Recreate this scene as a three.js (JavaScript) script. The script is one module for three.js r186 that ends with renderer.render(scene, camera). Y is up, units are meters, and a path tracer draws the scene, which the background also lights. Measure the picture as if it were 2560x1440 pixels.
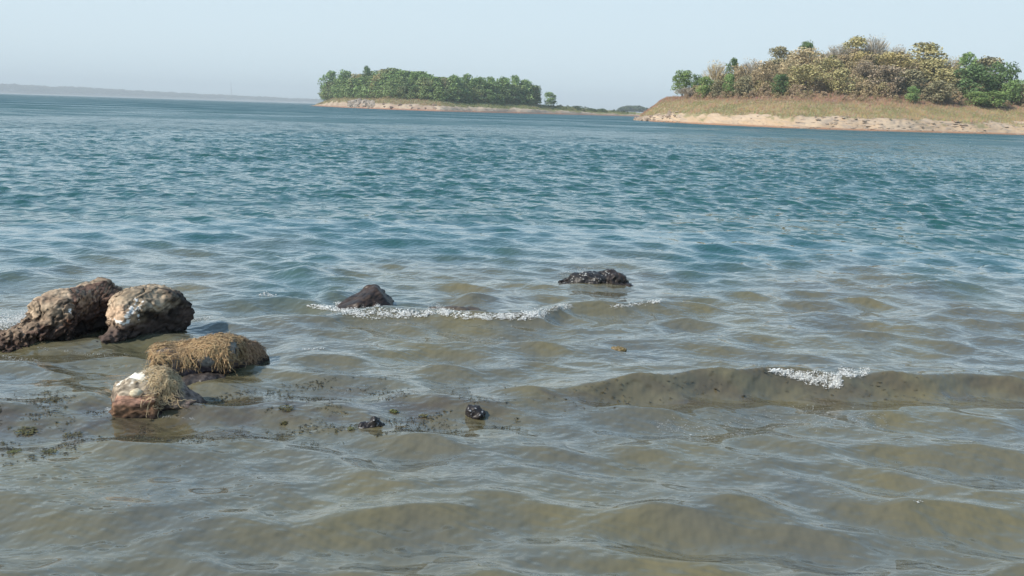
import * as THREE from 'three';
import { ImprovedNoise } from 'three/addons/math/ImprovedNoise.js';
import { mergeGeometries } from 'three/addons/utils/BufferGeometryUtils.js';

// ---------------------------------------------------------------- camera, sky, sun, exposure
const EYE = 1.75;
const scene = new THREE.Scene();
const camera = new THREE.PerspectiveCamera(38, 16 / 9, 0.1, 12000);
camera.rotation.order = 'YXZ';
camera.position.set(0, EYE, 0);
camera.rotation.set(THREE.MathUtils.degToRad(-12.04), 0, THREE.MathUtils.degToRad(1.83));
camera.updateMatrixWorld(true);
camera.updateProjectionMatrix();

const toSun = new THREE.Vector3(-0.66, 0.63, 0.36).normalize();
{
  const W = 512, H = 256, d = new Float32Array(W * H * 4);
  const ss = THREE.MathUtils.smoothstep, stops = [[0, .64, .77, .83], [.06, .65, .785, .855], [.14, .62, .765, .855], [.2, .50, .685, .825], [.3, .375, .58, .77], [.55, .235, .43, .67], [1, .15, .30, .53]];
  for (let j = 0; j < H; j++) for (let i = 0; i < W; i++) {
    const el = ((j + .5) / H - .5) * Math.PI, az = ((i + .5) / W - .5) * 2 * Math.PI;
    const y = Math.sin(el), x = Math.cos(az) * Math.cos(el), z = Math.sin(az) * Math.cos(el), o = (j * W + i) * 4;
    const yy = Math.max(0, y); let k = 0; while (k < stops.length - 2 && yy > stops[k + 1][0]) k++;
    const t = THREE.MathUtils.clamp((yy - stops[k][0]) / (stops[k + 1][0] - stops[k][0]), 0, 1);
    const ang = Math.acos(THREE.MathUtils.clamp(x * toSun.x + y * toSun.y + z * toSun.z, -1, 1));
    const glow = .5 * Math.exp(-ang / .22) + .12 * Math.exp(-ang / .7);
    const dim = y < 0 ? .45 : 1;
    for (let c = 0; c < 3; c++) d[o + c] = (stops[k][c + 1] + (stops[k + 1][c + 1] - stops[k][c + 1]) * t + glow * [1, .97, .9][c]) * dim;
    d[o + 3] = 1;
  }
  const sky = new THREE.DataTexture(d, W, H, THREE.RGBAFormat, THREE.FloatType);
  sky.mapping = THREE.EquirectangularReflectionMapping; sky.magFilter = THREE.LinearFilter; sky.needsUpdate = true;
  scene.background = sky; scene.environment = sky;
}
const sun = new THREE.DirectionalLight(new THREE.Color().setRGB(1, .93, .82), 5);
sun.position.copy(toSun).multiplyScalar(300); sun.target.position.set(0, 0, 0);
sun.castShadow = true;
sun.shadow.mapSize.set(4096, 4096);
Object.assign(sun.shadow.camera, { left: -150, right: 150, top: 150, bottom: -150, near: 1, far: 1200 });
scene.add(sun, sun.target);
scene.fog = new THREE.FogExp2(new THREE.Color().setRGB(.84, .92, .97), .00031);
const renderer = new THREE.WebGLRenderer({ antialias: true });
renderer.setSize(1024, 576);
renderer.toneMapping = THREE.LinearToneMapping;
renderer.toneMappingExposure = 1.1;
renderer.shadowMap.enabled = true;

// ---------------------------------------------------------------- helpers
const { clamp, lerp, smoothstep } = THREE.MathUtils, V3 = THREE.Vector3;
function rng(seed) { let s = seed >>> 0; return () => { s = (s + 0x6d2b79f5) | 0; let t = Math.imul(s ^ (s >>> 15), 1 | s); t = (t + Math.imul(t ^ (t >>> 7), 61 | t)) ^ t; return ((t ^ (t >>> 14)) >>> 0) / 4294967296; }; }
const IN = new ImprovedNoise(), N = (x, y, z = 0) => IN.noise(x, y, z);
function fbm(x, y, z, oct = 4, gain = .5) { let a = 1, s = 0; for (let i = 0; i < oct; i++) { s += a * N(x + i * 7.3, y - i * 3.1, z + i * 5.7); a *= gain; x *= 2.03; y *= 2.03; z *= 2.03; } return s; }
function ridged(x, y, z, oct = 4) { let a = 1, s = 0; for (let i = 0; i < oct; i++) { s += a * (1 - 2 * Math.abs(N(x + i * 4.7, y + i * 9.1, z - i * 2.3))); a *= .5; x *= 2.1; y *= 2.1; z *= 2.1; } return s; }
const mix3 = (a, b, t) => [a[0] + (b[0] - a[0]) * t, a[1] + (b[1] - a[1]) * t, a[2] + (b[2] - a[2]) * t];
const F = 720 / Math.tan(THREE.MathUtils.degToRad(19));                    // the lens, in pixels of a 2560 x 1440 picture
const dirOf = (px, py) => new V3((px - 1280) / F, (720 - py) / F, -1).applyQuaternion(camera.quaternion);
function onLevel(px, py, h = 0) { const d = dirOf(px, py), t = (h - EYE) / d.y; return new V3(d.x * t, h, d.z * t); }     // where a sight line meets the level h
const bearing = (px) => { const d = dirOf(px, 274.3 + .0319 * (px - 1280)); return Math.atan2(d.x, -d.z); };
const elevAt = (px, py, r) => { const d = dirOf(px, py); return EYE + r * d.y / Math.hypot(d.x, d.z); };
const taken = new Map();
function named(o, name) { const n = taken.get(name) ?? 0; taken.set(name, n + 1); o.name = n ? name + '_' + String(n).padStart(3, '0') : name; return o; }
function tag(o, label, category, group, kind) { Object.assign(o.userData, { label, category }); if (group) o.userData.group = group; if (kind) o.userData.kind = kind; return o; }
function put(o, name, parent = scene) { if (parent === scene) named(o, name); else o.name = name; o.castShadow = o.receiveShadow = true; parent.add(o); return o; }
const std = (name, rgb, roughness = .9, extra = {}) => { const m = new THREE.MeshStandardMaterial({ roughness, ...extra }); m.name = name; m.color.setRGB(...rgb); return m; };
const phys = (name, rgb, roughness = .9, extra = {}) => { const m = new THREE.MeshPhysicalMaterial({ roughness, ...extra }); m.name = name; m.color.setRGB(...rgb); return m; };
function geo(pos, idx, col, normals = true) {
  const g = new THREE.BufferGeometry();
  g.setAttribute('position', new THREE.BufferAttribute(pos instanceof Float32Array ? pos : new Float32Array(pos), 3));
  if (col) g.setAttribute('color', new THREE.BufferAttribute(col instanceof Float32Array ? col : new Float32Array(col), 3));
  g.setIndex(new THREE.BufferAttribute(idx instanceof Uint32Array ? idx : new Uint32Array(idx), 1));
  if (normals) g.computeVertexNormals();
  return g;
}

// ---------------------------------------------------------------- the lake surface
// wind waves: a sum of short-crested wave trains running towards the shore
const R1 = rng(11), trains = [];
for (let i = 0; i < 84; i++) {
  const t = (i + R1()) / 84, L = .13 * Math.pow(44, t);                     // 0.13 to 5.7 m
  const spread = (L < .4 ? .95 : L < 1.3 ? .85 : .5), g = (R1() + R1() + R1() - 1.5) * 1.35 * spread + .10;
  const k = 2 * Math.PI / L, peak = Math.exp(-Math.pow(Math.log(L / .42) / .68, 2));
  const slope = (.014 + .054 * peak) * (L > 2.2 ? .6 : 1) * (.6 + .8 * R1());
  trains.push({ L, kx: k * Math.sin(g), kz: k * Math.cos(g), a: slope / k, ph: R1() * 6.283, dx: Math.sin(g), dz: Math.cos(g) });
}
trains.sort((a, b) => b.L - a.L);
// single crests that the shallows raise: sight-line points along each crest, height, width of the back and of the front
const crests = [
  { p: [[1180, 985], [1340, 965], [1500, 943], [1650, 927], [1800, 919], [1950, 916], [2150, 919], [2300, 925], [2400, 930], [2480, 938], [2580, 955], [2700, 985]], h: [0, .35, .7, .92, 1, 1, 1, .9, .75, .6, .4, 0], H: .155, b: .25, f: .09, lean: .05 },
  { p: [[560, 815], [760, 800], [900, 778], [1060, 783], [1200, 784], [1360, 778], [1430, 764], [1560, 762], [1660, 757], [1800, 770]], h: [0, .5, .9, 1, 1, 1, .8, .7, .6, 0], H: .085, b: .32, f: .16, lean: .03 },
  { p: [[560, 1275], [700, 1250], [850, 1232], [1000, 1200], [1130, 1184], [1300, 1196], [1450, 1210], [1560, 1228]], h: [0, .3, .6, .9, 1, .9, .6, 0], H: .034, b: .22, f: .13, lean: .01 },
  { p: [[740, 1325], [860, 1292], [960, 1268], [1080, 1262], [1220, 1275], [1340, 1310]], h: [0, .7, 1, 1, .8, 0], H: .036, b: .17, f: .12, lean: .012 },
  { p: [[1480, 1305], [1620, 1278], [1760, 1258], [1880, 1252], [2020, 1262], [2160, 1268], [2280, 1290], [2420, 1345]], h: [0, .5, .9, 1, .9, .7, .5, 0], H: .046, b: .22, f: .14, lean: .015 },
  { p: [[2180, 1285], [2290, 1243], [2400, 1234], [2540, 1216], [2700, 1205], [2900, 1215]], h: [0, .8, 1, 1, 1, 0], H: .042, b: .22, f: .13, lean: .015 },
  { p: [[1600, 1420], [1720, 1400], [1860, 1392], [1980, 1405], [2120, 1440]], h: [0, .8, 1, .8, 0], H: .034, b: .16, f: .12, lean: .01 },
  { p: [[1050, 1405], [1200, 1388], [1340, 1384], [1500, 1400], [1640, 1430]], h: [0, .8, 1, .8, 0], H: .028, b: .16, f: .12, lean: .01 },
  { p: [[-300, 1255], [-100, 1230], [60, 1222], [240, 1212], [380, 1225], [520, 1262]], h: [.6, .8, 1, .9, .6, 0], H: .030, b: .22, f: .16, lean: .01 },
  { p: [[380, 1340], [480, 1310], [560, 1300], [640, 1310], [720, 1340]], h: [0, .8, 1, .7, 0], H: .022, b: .16, f: .12, lean: .01 },
  { p: [[-120, 1000], [0, 1008], [100, 1003], [200, 1005], [290, 1012]], h: [.6, 1, 1, .7, 0], H: .045, b: .22, f: .13, lean: .015 },
  { p: [[900, 1000], [1000, 985], [1120, 990], [1260, 1000], [1400, 1010]], h: [0, .7, 1, .7, 0], H: .03, b: .2, f: .14, lean: .01 },
  { p: [[680, 872], [740, 866], [820, 869], [900, 888], [1000, 925]], h: [0, 1, .9, .6, 0], H: .055, b: .25, f: .2, lean: .02 },
  { p: [[1500, 1128], [1640, 1112], [1800, 1122], [1960, 1150]], h: [0, 1, .8, 0], H: .022, b: .2, f: .14, lean: .01 },
  { p: [[1820, 1165], [1960, 1148], [2080, 1150], [2200, 1175]], h: [0, 1, .8, 0], H: .022, b: .18, f: .13, lean: .01 },
  { p: [[680, 694], [760, 675], [830, 690], [930, 712]], h: [0, 1, .7, 0], H: .085, b: .4, f: .28, lean: .03 },
  { p: [[1120, 765], [1180, 747], [1240, 748], [1300, 765]], h: [0, 1, .8, 0], H: .05, b: .3, f: .22, lean: .02 },
  { p: [[-60, 690], [30, 672], [110, 668], [180, 684]], h: [0, 1, .9, 0], H: .07, b: .4, f: .28, lean: .03 },
  { p: [[780, 742], [830, 728], [900, 722], [960, 735]], h: [.4, 1, .8, 0], H: .07, b: .25, f: .18, lean: .02 },
  { p: [[1950, 715], [2100, 722], [2300, 705], [2420, 712], [2520, 735]], h: [0, .5, 1, .8, 0], H: .06, b: .4, f: .28, lean: .02 },
  { p: [[2250, 800], [2380, 776], [2480, 782], [2600, 805]], h: [0, 1, .7, 0], H: .06, b: .35, f: .24, lean: .02 },
];
for (const c of crests) {
  if (c.p[0][1] > 1050) c.H *= .95;
  c.w = c.p.map(([x, y], i) => { const p = onLevel(x, y, c.H * c.h[i]); p.z -= c.lean * c.h[i]; return p; });
  c.z0 = Math.min(...c.w.map((p) => p.z)) - 3 * c.b - .2; c.z1 = Math.max(...c.w.map((p) => p.z)) + 3 * c.f + .2;
}
function crestAt(c, x, z, out) {
  const w = c.w; if (z < c.z0 || z > c.z1 || x < w[0].x || x > w[w.length - 1].x) return;
  let i = 0; while (i < w.length - 2 && x > w[i + 1].x) i++;
  const t = (x - w[i].x) / (w[i + 1].x - w[i].x), m = (a, k) => a[clamp(k, 0, w.length - 1)];
  const cr = (p0, p1, p2, p3) => .5 * (2 * p1 + (p2 - p0) * t + (2 * p0 - 5 * p1 + 4 * p2 - p3) * t * t + (3 * p1 - p0 - 3 * p2 + p3) * t * t * t);
  const zc = cr(m(w, i - 1).z, w[i].z, w[i + 1].z, m(w, i + 2).z) + .010 * N(x * 5, 3, c.H * 90) + .03 * N(x * 2.3, 9, c.H * 70);
  let a = Math.max(0, cr(m(c.h, i - 1), c.h[i], c.h[i + 1], m(c.h, i + 2)));
  const s = z - zc, q = s < 0 ? -s / c.b : s / c.f, e = 1 / (1 + .45 * q + q * q * (.7 + .6 * q * q));
  out.y += c.H * a * (1 + .12 * N(x * 2.1, z * 2, 4)) * (e - .18 * Math.exp(-Math.pow((s - c.f * 2.2) / (c.f * 1.4), 2)));
  out.z += c.lean * a * e * e;
}
const D = { x: 0, y: 0, z: 0 };
const onCrest = (c, x) => { const w = c.w; if (x < w[0].x || x > w[w.length - 1].x) return 1e9; let i = 0; while (i < w.length - 2 && x > w[i + 1].x) i++; return lerp(w[i].z, w[i + 1].z, (x - w[i].x) / (w[i + 1].x - w[i].x)); };
const onRun = (c, x) => { const w = c.w; return smoothstep(x, w[0].x, w[0].x + .5) * (1 - smoothstep(x, w[w.length - 1].x - .4, w[w.length - 1].x)); };
function surface(x, z, cell) {                                             // displacement of the surface; waves that the mesh cannot hold are left to the ripples of its material
  const r = Math.hypot(x, z); D.x = D.y = D.z = 0;
  const shoal = .36 + .64 * smoothstep(r, 5, 13), gust = 1 + .55 * N(x * .045 + 5, z * .03, 1.7) + .35 * N(x * .2, z * .13, 8.2);
  for (const w of trains) {
    const f = (w.L / cell - 2.2) / 1.4; if (f <= 0) break;
    let a = w.a * gust * Math.min(1, f); if (w.L > 1.5) a *= 1 + .9 * smoothstep(r, 35, 110); a *= w.L > 1 ? shoal : 1.06;
    const p = w.kx * x + w.kz * z + w.ph + .9 * Math.sin(x * .31 + w.ph) * (w.L < 2 ? 1 : .4), c = Math.cos(p), s = Math.sin(p);
    D.y += a * c; D.x -= .85 * a * w.dx * s; D.z -= .85 * a * w.dz * s;
  }
  if (r < 14) for (const c of crests) crestAt(c, x, z, D);
  return D;
}
const heightOn = (x, z) => { let u = x, v = z; for (let i = 0; i < 3; i++) { surface(u, v, .02); u = x - D.x; v = z - D.z; } surface(u, v, .02); return D.y; };

const weedBed = [[-300, 1175], [0, 1172], [300, 1130], [620, 1100], [1000, 1098], [1300, 1062], [1420, 1010], [1240, 965], [900, 945], [700, 952], [520, 985], [260, 985], [-300, 985]].map(([x, y]) => onLevel(x, y));
function inBed(x, z) { let inside = false; for (let i = 0, j = weedBed.length - 1; i < weedBed.length; j = i++) { const a = weedBed[i], b = weedBed[j]; if ((a.z > z) !== (b.z > z) && x < (b.x - a.x) * (z - a.z) / (b.z - a.z) + a.x) inside = !inside; } return inside; }

function bedDepth(x, z) { let m = 1e9; for (let i = 0, j = weedBed.length - 1; i < weedBed.length; j = i++) { const a = weedBed[i], b = weedBed[j], u = b.x - a.x, v = b.z - a.z, t = clamp(((x - a.x) * u + (z - a.z) * v) / (u * u + v * v), 0, 1); m = Math.min(m, Math.hypot(x - a.x - u * t, z - a.z - v * t)); } return inBed(x, z) ? m : -m; }

function rippleMap(size, metres, L0, L1, n, rms, seed, spread) {           // a tile of ripples that repeats without a seam, as a normal map
  const R = rng(seed), hx = new Float32Array(size * size), hz = new Float32Array(size * size);
  for (let i = 0; i < n; i++) {
    const L = L0 * Math.pow(L1 / L0, (i + R()) / n), g = (R() + R() + R() - 1.5) * 1.6 * spread + .1, q = metres / L;
    const kx = Math.round(q * Math.sin(g)), kz = Math.round(q * Math.cos(g)); if (!kx && !kz) continue;
    const ph = R() * 6.283, s = rms * Math.sqrt(2 / n) * (.7 + .6 * R()), m = Math.hypot(kx, kz), sx = s * kx / m, sz = s * kz / m;
    const cx = new Float32Array(size), nx = new Float32Array(size), cz = new Float32Array(size), nz = new Float32Array(size);
    for (let j = 0; j < size; j++) { const a = 2 * Math.PI * kx * j / size + ph, b = 2 * Math.PI * kz * j / size; cx[j] = Math.cos(a); nx[j] = Math.sin(a); cz[j] = Math.cos(b); nz[j] = Math.sin(b); }
    for (let v = 0; v < size; v++) for (let u = 0, o = v * size, a = cz[v], b = nz[v]; u < size; u++, o++) { const w = nx[u] * a + cx[u] * b; hx[o] += sx * w; hz[o] += sz * w; }
  }
  const d = new Uint8Array(size * size * 4);
  for (let o = 0; o < size * size; o++) { const il = 127.5 / Math.hypot(hx[o], hz[o], 1); d[o * 4] = 127.5 + hx[o] * il; d[o * 4 + 1] = 127.5 + hz[o] * il; d[o * 4 + 2] = 127.5 + il; d[o * 4 + 3] = 255; }
  const t = new THREE.DataTexture(d, size, size); t.wrapS = t.wrapT = THREE.RepeatWrapping; t.magFilter = THREE.LinearFilter; t.needsUpdate = true;
  t.repeat.set(1 / metres, 1 / metres);
  return t;
}
{
  const near = rippleMap(1024, 3.1, .03, .16, 48, .17, 5, .95), mid = rippleMap(1024, 19, .09, .5, 56, .19, 6, .9), far = rippleMap(2048, 97, .3, 2.2, 60, .22, 7, .8);
  // cat's paws: gusts roughen the lake in patches
  const GS = 1024, gd = new Uint8Array(GS * GS * 4), gv = new Float32Array(GS * GS), RG = rng(8);
  for (let i = 0; i < 90; i++) {
    const L = 3 * Math.pow(26, RG()), g = (RG() + RG() + RG() - 1.5) * 1.5 + .1, q = 190 / L, kx = Math.round(q * Math.sin(g)), kz = Math.round(q * Math.cos(g)), ph = RG() * 6.283, a = Math.pow(L, .45);
    for (let v = 0, o = 0; v < GS; v++) for (let u = 0; u < GS; u++, o++) gv[o] += a * Math.sin(2 * Math.PI * (kx * u + kz * v) / GS + ph);
  }
  let sd = 0; for (const v of gv) sd += v * v; sd = Math.sqrt(sd / gv.length);
  for (let o = 0; o < gv.length; o++) gd[o * 4] = gd[o * 4 + 1] = gd[o * 4 + 2] = 255 * (.5 + .5 * smoothstep(gv[o] / sd, -1.5, 1.3)), gd[o * 4 + 3] = 255;
  const gusts = new THREE.DataTexture(gd, GS, GS); gusts.wrapS = gusts.wrapT = THREE.RepeatWrapping; gusts.magFilter = THREE.LinearFilter; gusts.repeat.set(1 / 190, 1 / 190); gusts.needsUpdate = true;
  const reach = [13, 28, 50, 80, 120, 180, 280, 1e9], looks = [[.025, near], [.03, mid], [.05, mid], [.14, mid], [.36, mid, 1], [.52, mid, 1], [.62, far, 1], [.64, far, 1]].map(([k, normalMap, g], i) => phys('lake_water_' + 'abcdefgh'[i], [1, 1, 1], k, { vertexColors: true, ior: 1.4, clearcoat: [.78, .2, .06, 0, 0, 0, 0, 0][i], clearcoatRoughness: k, normalMap, roughnessMap: g ? gusts : null }));
  const rows = [], NEAR = 470;
  for (let i = 0; i < NEAR; i++) { const t = i / NEAR, dep = lerp(Math.atan(EYE / 1.9), Math.atan(EYE / 16), Math.pow(t, .93)); rows.push(EYE / Math.tan(dep)); }
  for (let r = 16; r < 5300; r += r * Math.min(.04, .0034 * (1 + Math.pow(r / 105, 2)))) rows.push(r);
  rows.push(5300);
  rows.unshift(.4, 1, 1.5);
  const az = []; for (let i = 0; i <= 760; i++) az.push(lerp(-.65, .65, i / 760));
  for (let i = 1; i < 48; i++) az.push(.65 + (2 * Math.PI - 1.30) * i / 48);
  const nc = az.length, nr = rows.length, pos = new Float32Array(nc * nr * 3), col = new Float32Array(nc * nr * 3), uv = new Float32Array(nc * nr * 2), idx = new Uint32Array(nc * (nr - 1) * 6);
  const mud = [.130, .112, .056], silt = [.094, .089, .064], teal = [.018, .073, .072], blue = [.006, .067, .083], bed = [.072, .058, .040];
  for (let j = 0, o = 0; j < nr; j++) {
    const r = rows[j], cell0 = j ? r - rows[j - 1] : .4;
    for (let i = 0; i < nc; i++, o++) {
      const x = r * Math.sin(az[i]), z = -r * Math.cos(az[i]), wide = i > 760 ? r * .1 : r * .0017;
      surface(x, z, Math.max(cell0 * .8, wide));
      pos[o * 3] = x + D.x; pos[o * 3 + 1] = D.y; pos[o * 3 + 2] = z + D.z; uv[o * 2] = x; uv[o * 2 + 1] = -z;
      let c;
      if (r < 40) {
        const n1 = fbm(x * .35, z * .22, 2.2, 3), n2 = fbm(x * 1.1, z * .9, 6.1, 3);
        const m = smoothstep(r + n1 * 3.2 + 1.2 * N(x * .9, z * .5, 3), 7.6, 12.2);
        c = mix3(mix3(mud, silt, clamp(.5 + n2 * 1.1, 0, 1)), teal, m);
        if (r < 8) { const q = smoothstep(bedDepth(x, z) + .22 * fbm(x * 2.2, z * 3, 7, 3), -.05, .45) * clamp(.6 + fbm(x * 5, z * 5, 1, 3) * .9, .15, .95); c = mix3(c, bed, q); const w = crests[0], fz = z - onCrest(w, x); if (fz > -.06 && fz < .5) c = mix3(c, [.070, .054, .034], clamp(.22 + .9 * fbm(x * 3, z * 9, 5, 3), 0, .6) * smoothstep(fz, -.06, .02) * (1 - smoothstep(fz, .2, .5)) * onRun(w, x)); }
      } else c = mix3(teal, blue, clamp((r - 40) / 160, 0, 1) * .8 + .2 * N(x * .02, z * .01, 1));
      col.set(c, o * 3);
    }
  }
  let n = 0; const groups = [0]; let stage = 0;
  for (let j = 0; j < nr - 1; j++) {
    const want = reach.findIndex((q) => rows[j] < q); if (want !== stage) { groups.push(n); stage = want; }
    for (let i = 0; i < nc; i++) { const a = j * nc + i, b = j * nc + (i + 1) % nc, c = a + nc, d = b + nc; idx[n++] = a; idx[n++] = b; idx[n++] = c; idx[n++] = b; idx[n++] = d; idx[n++] = c; }
  }
  groups.push(n);
  const g = geo(pos, idx, col); g.setAttribute('uv', new THREE.BufferAttribute(uv, 2));
  for (let k = 0; k < 8; k++) g.addGroup(groups[k], groups[k + 1] - groups[k], k);
  const water = new THREE.Mesh(g, looks);
  put(water, 'water'); water.userData.kind = 'structure'; water.userData.label = 'choppy lake water, teal far out and muddy brown near the shore';
}
// ---------------------------------------------------------------- trees
const R2 = rng(77);
function cards(n, place, size, thin, seed, dark = .30) {                    // n leaf sprays, each a bent pair of triangles
  const R = rng(seed), pos = [], idx = [], col = [], a = new V3(), b = new V3(), c = new V3(), nn = new V3();
  for (let i = 0; i < n; i++) {
    const { p, out, shade } = place(R); nn.set(R() - .5, R() - .5, R() - .5).normalize().addScaledVector(out, 1.1).normalize();
    a.set(R() - .5, R() - .5, R() - .5).cross(nn).normalize(); b.crossVectors(nn, a);
    const s = size * (.6 + .8 * R()), t = s * thin, o = pos.length / 3, k = (1 - dark * R()) * shade;
    for (const [u, v, w] of [[-1, 0, 0], [.1, -1, .25], [1, 0, -.1], [-.1, 1, .25]]) { c.copy(p).addScaledVector(a, u * s).addScaledVector(b, v * t).addScaledVector(nn, w * t); pos.push(c.x, c.y, c.z); col.push(k * (.92 + .16 * R()), k, k * (.85 + .25 * R())); }
    idx.push(o, o + 1, o + 2, o, o + 2, o + 3);
  }
  const g = geo(pos, idx, col, false); g.computeVertexNormals(); return g;
}
function crownShape(seed, low, puffs, n, size, thin = .55) {                // crown in a box 1 wide and 1 high: puffs of leaves round a few limbs
  const R = rng(seed), list = [];
  for (let i = 0; i < puffs; i++) {
    const y = low + (1 - low) * Math.pow(R(), .75), span = Math.sqrt(Math.max(.05, 1 - Math.pow((y - low) / (1 - low) * 1.7 - .72, 2))) * .36, g = R() * 6.283, q = Math.sqrt(R());
    list.push({ c: new V3(Math.cos(g) * span * q, Math.min(y, .90), Math.sin(g) * span * q), r: .085 + .10 * R(), k: .8 + .35 * R() });
  }
  return cards(n, (r) => { const f = list[Math.floor(r() * list.length)], d = new V3(r() - .5, r() - .42, r() - .5).normalize(); return { p: d.clone().multiplyScalar(f.r * (.74 + .42 * r())).add(f.c), out: d, shade: f.k }; }, size, thin, seed + 1);
}
function twigShape(seed, n) {                                               // a leafless or half bare crown: fine twigs fanning out of the limbs
  const R = rng(seed), pos = [], idx = [], col = [];
  for (let i = 0; i < n; i++) {
    const g = R() * 6.283, e = .25 + 1.1 * R(), q = .15 + .33 * R(), s = new V3(Math.cos(g) * Math.cos(e) * q, .32 + Math.sin(e) * q * 1.15, Math.sin(g) * Math.cos(e) * q);
    const d = new V3(Math.cos(g + R() - .5) * .5, .55 + .6 * R(), Math.sin(g + R() - .5) * .5).normalize().multiplyScalar(.08 + .14 * R()), w = new V3(R() - .5, R() - .5, R() - .5).normalize().multiplyScalar(.006 + .006 * R());
    const o = pos.length / 3, k = .6 + .5 * R();
    for (const p of [s.clone().sub(w), s.clone().add(w), s.clone().add(d)]) { pos.push(p.x, Math.min(p.y, 1.02), p.z); col.push(k, k, k); }
    idx.push(o, o + 1, o + 2);
  }
  return geo(pos, idx, col);
}
function trunkShape(seed, limbs, reach) {
  const R = rng(seed), parts = [];
  const limb = (a, b, r0, r1) => { const d = b.clone().sub(a), g = new THREE.CylinderGeometry(r1, r0, d.length(), 6, 1); g.translate(0, d.length() / 2, 0); g.applyQuaternion(new THREE.Quaternion().setFromUnitVectors(new V3(0, 1, 0), d.normalize())); g.translate(a.x, a.y, a.z); parts.push(g); };
  const fork = new V3((R() - .5) * .06, .3, (R() - .5) * .06); limb(new V3(0, -.06, 0), fork, .030, .022);
  for (let i = 0; i < limbs; i++) { const g = (i + R() * .7) / limbs * 6.283, e = fork.clone().add(new V3(Math.cos(g) * reach * .5, .22 + .12 * R(), Math.sin(g) * reach * .5)); limb(fork, e, .016, .010); limb(e, e.clone().add(new V3(Math.cos(g + .5) * reach * .5, .2, Math.sin(g + .5) * reach * .5)), .010, .004); limb(e, e.clone().add(new V3(Math.cos(g - .8) * reach * .4, .14 + .1 * R(), Math.sin(g - .8) * reach * .4)), .008, .003); }
  return mergeGeometries(parts);
}
const leafy = [1, 2, 3, 4].map((s) => crownShape(100 + s * 17, .13, 40, 2400, .032)), bushy = [1, 2, 3].map((s) => crownShape(300 + s * 13, .04, 34, 2300, .032)), towering = [crownShape(511, .06, 30, 1100, .045)];
const airy = [1, 2, 3].map((s) => mergeGeometries([crownShape(400 + s * 19, .12, 24, 900, .029), twigShape(450 + s, 420)])), bare = [1, 2, 3].map((s) => mergeGeometries([twigShape(600 + s * 7, 900), crownShape(620 + s, .25, 22, 260, .022)]));
const trunks = [1, 2, 3].map((s) => trunkShape(700 + s, 4, .34));
const leafOf = (n, c) => phys('leaves_' + n, c, .85, { vertexColors: true, side: THREE.DoubleSide, transmission: /green/.test(n) ? .12 : 0, thickness: 0, specularIntensity: .4 });
const LEAF = {
  green: leafOf('green', [.25, .37, .135]), bright: leafOf('bright_green', [.24, .34, .11]), dark: leafOf('dark_green', [.145, .225, .09]), olive: leafOf('olive', [.46, .41, .20]), drab: leafOf('drab', [.33, .30, .18]),
  yellow: leafOf('yellow', [.52, .43, .20]), brown: leafOf('brown', [.46, .36, .22]), purple: leafOf('purple_brown', [.37, .295, .21]), tan: leafOf('tan', [.60, .49, .30]), grey: leafOf('grey_twigs', [.50, .445, .36]),
};
const barkPale = std('bark_pale', [.30, .25, .20]), barkDark = std('bark_dark', [.10, .08, .06]);
let treeNo = 0;
function tree(x, y, z, h, w, kind, shape, name, label, category, group) {
  const t = new THREE.Group(), set = { leafy, bushy, airy, bare, towering }[shape], k = treeNo++;
  const crown = put(new THREE.Mesh(set[k % set.length], LEAF[kind]), 'crown', t), trunk = put(new THREE.Mesh(trunks[k % 3], shape === 'bare' || kind === 'tan' ? barkPale : barkDark), 'trunk', t);
  crown.scale.set(w * 1.12, h, w * 1.12); trunk.scale.set(Math.min(w, h), h, Math.min(w, h)); if (shape === 'bushy') trunk.scale.set(w * .5, h * .6, w * .5);
  t.position.set(x, y, z); t.rotation.y = R2() * 6.283;
  put(t, name); return tag(t, label, category, group);
}

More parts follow.
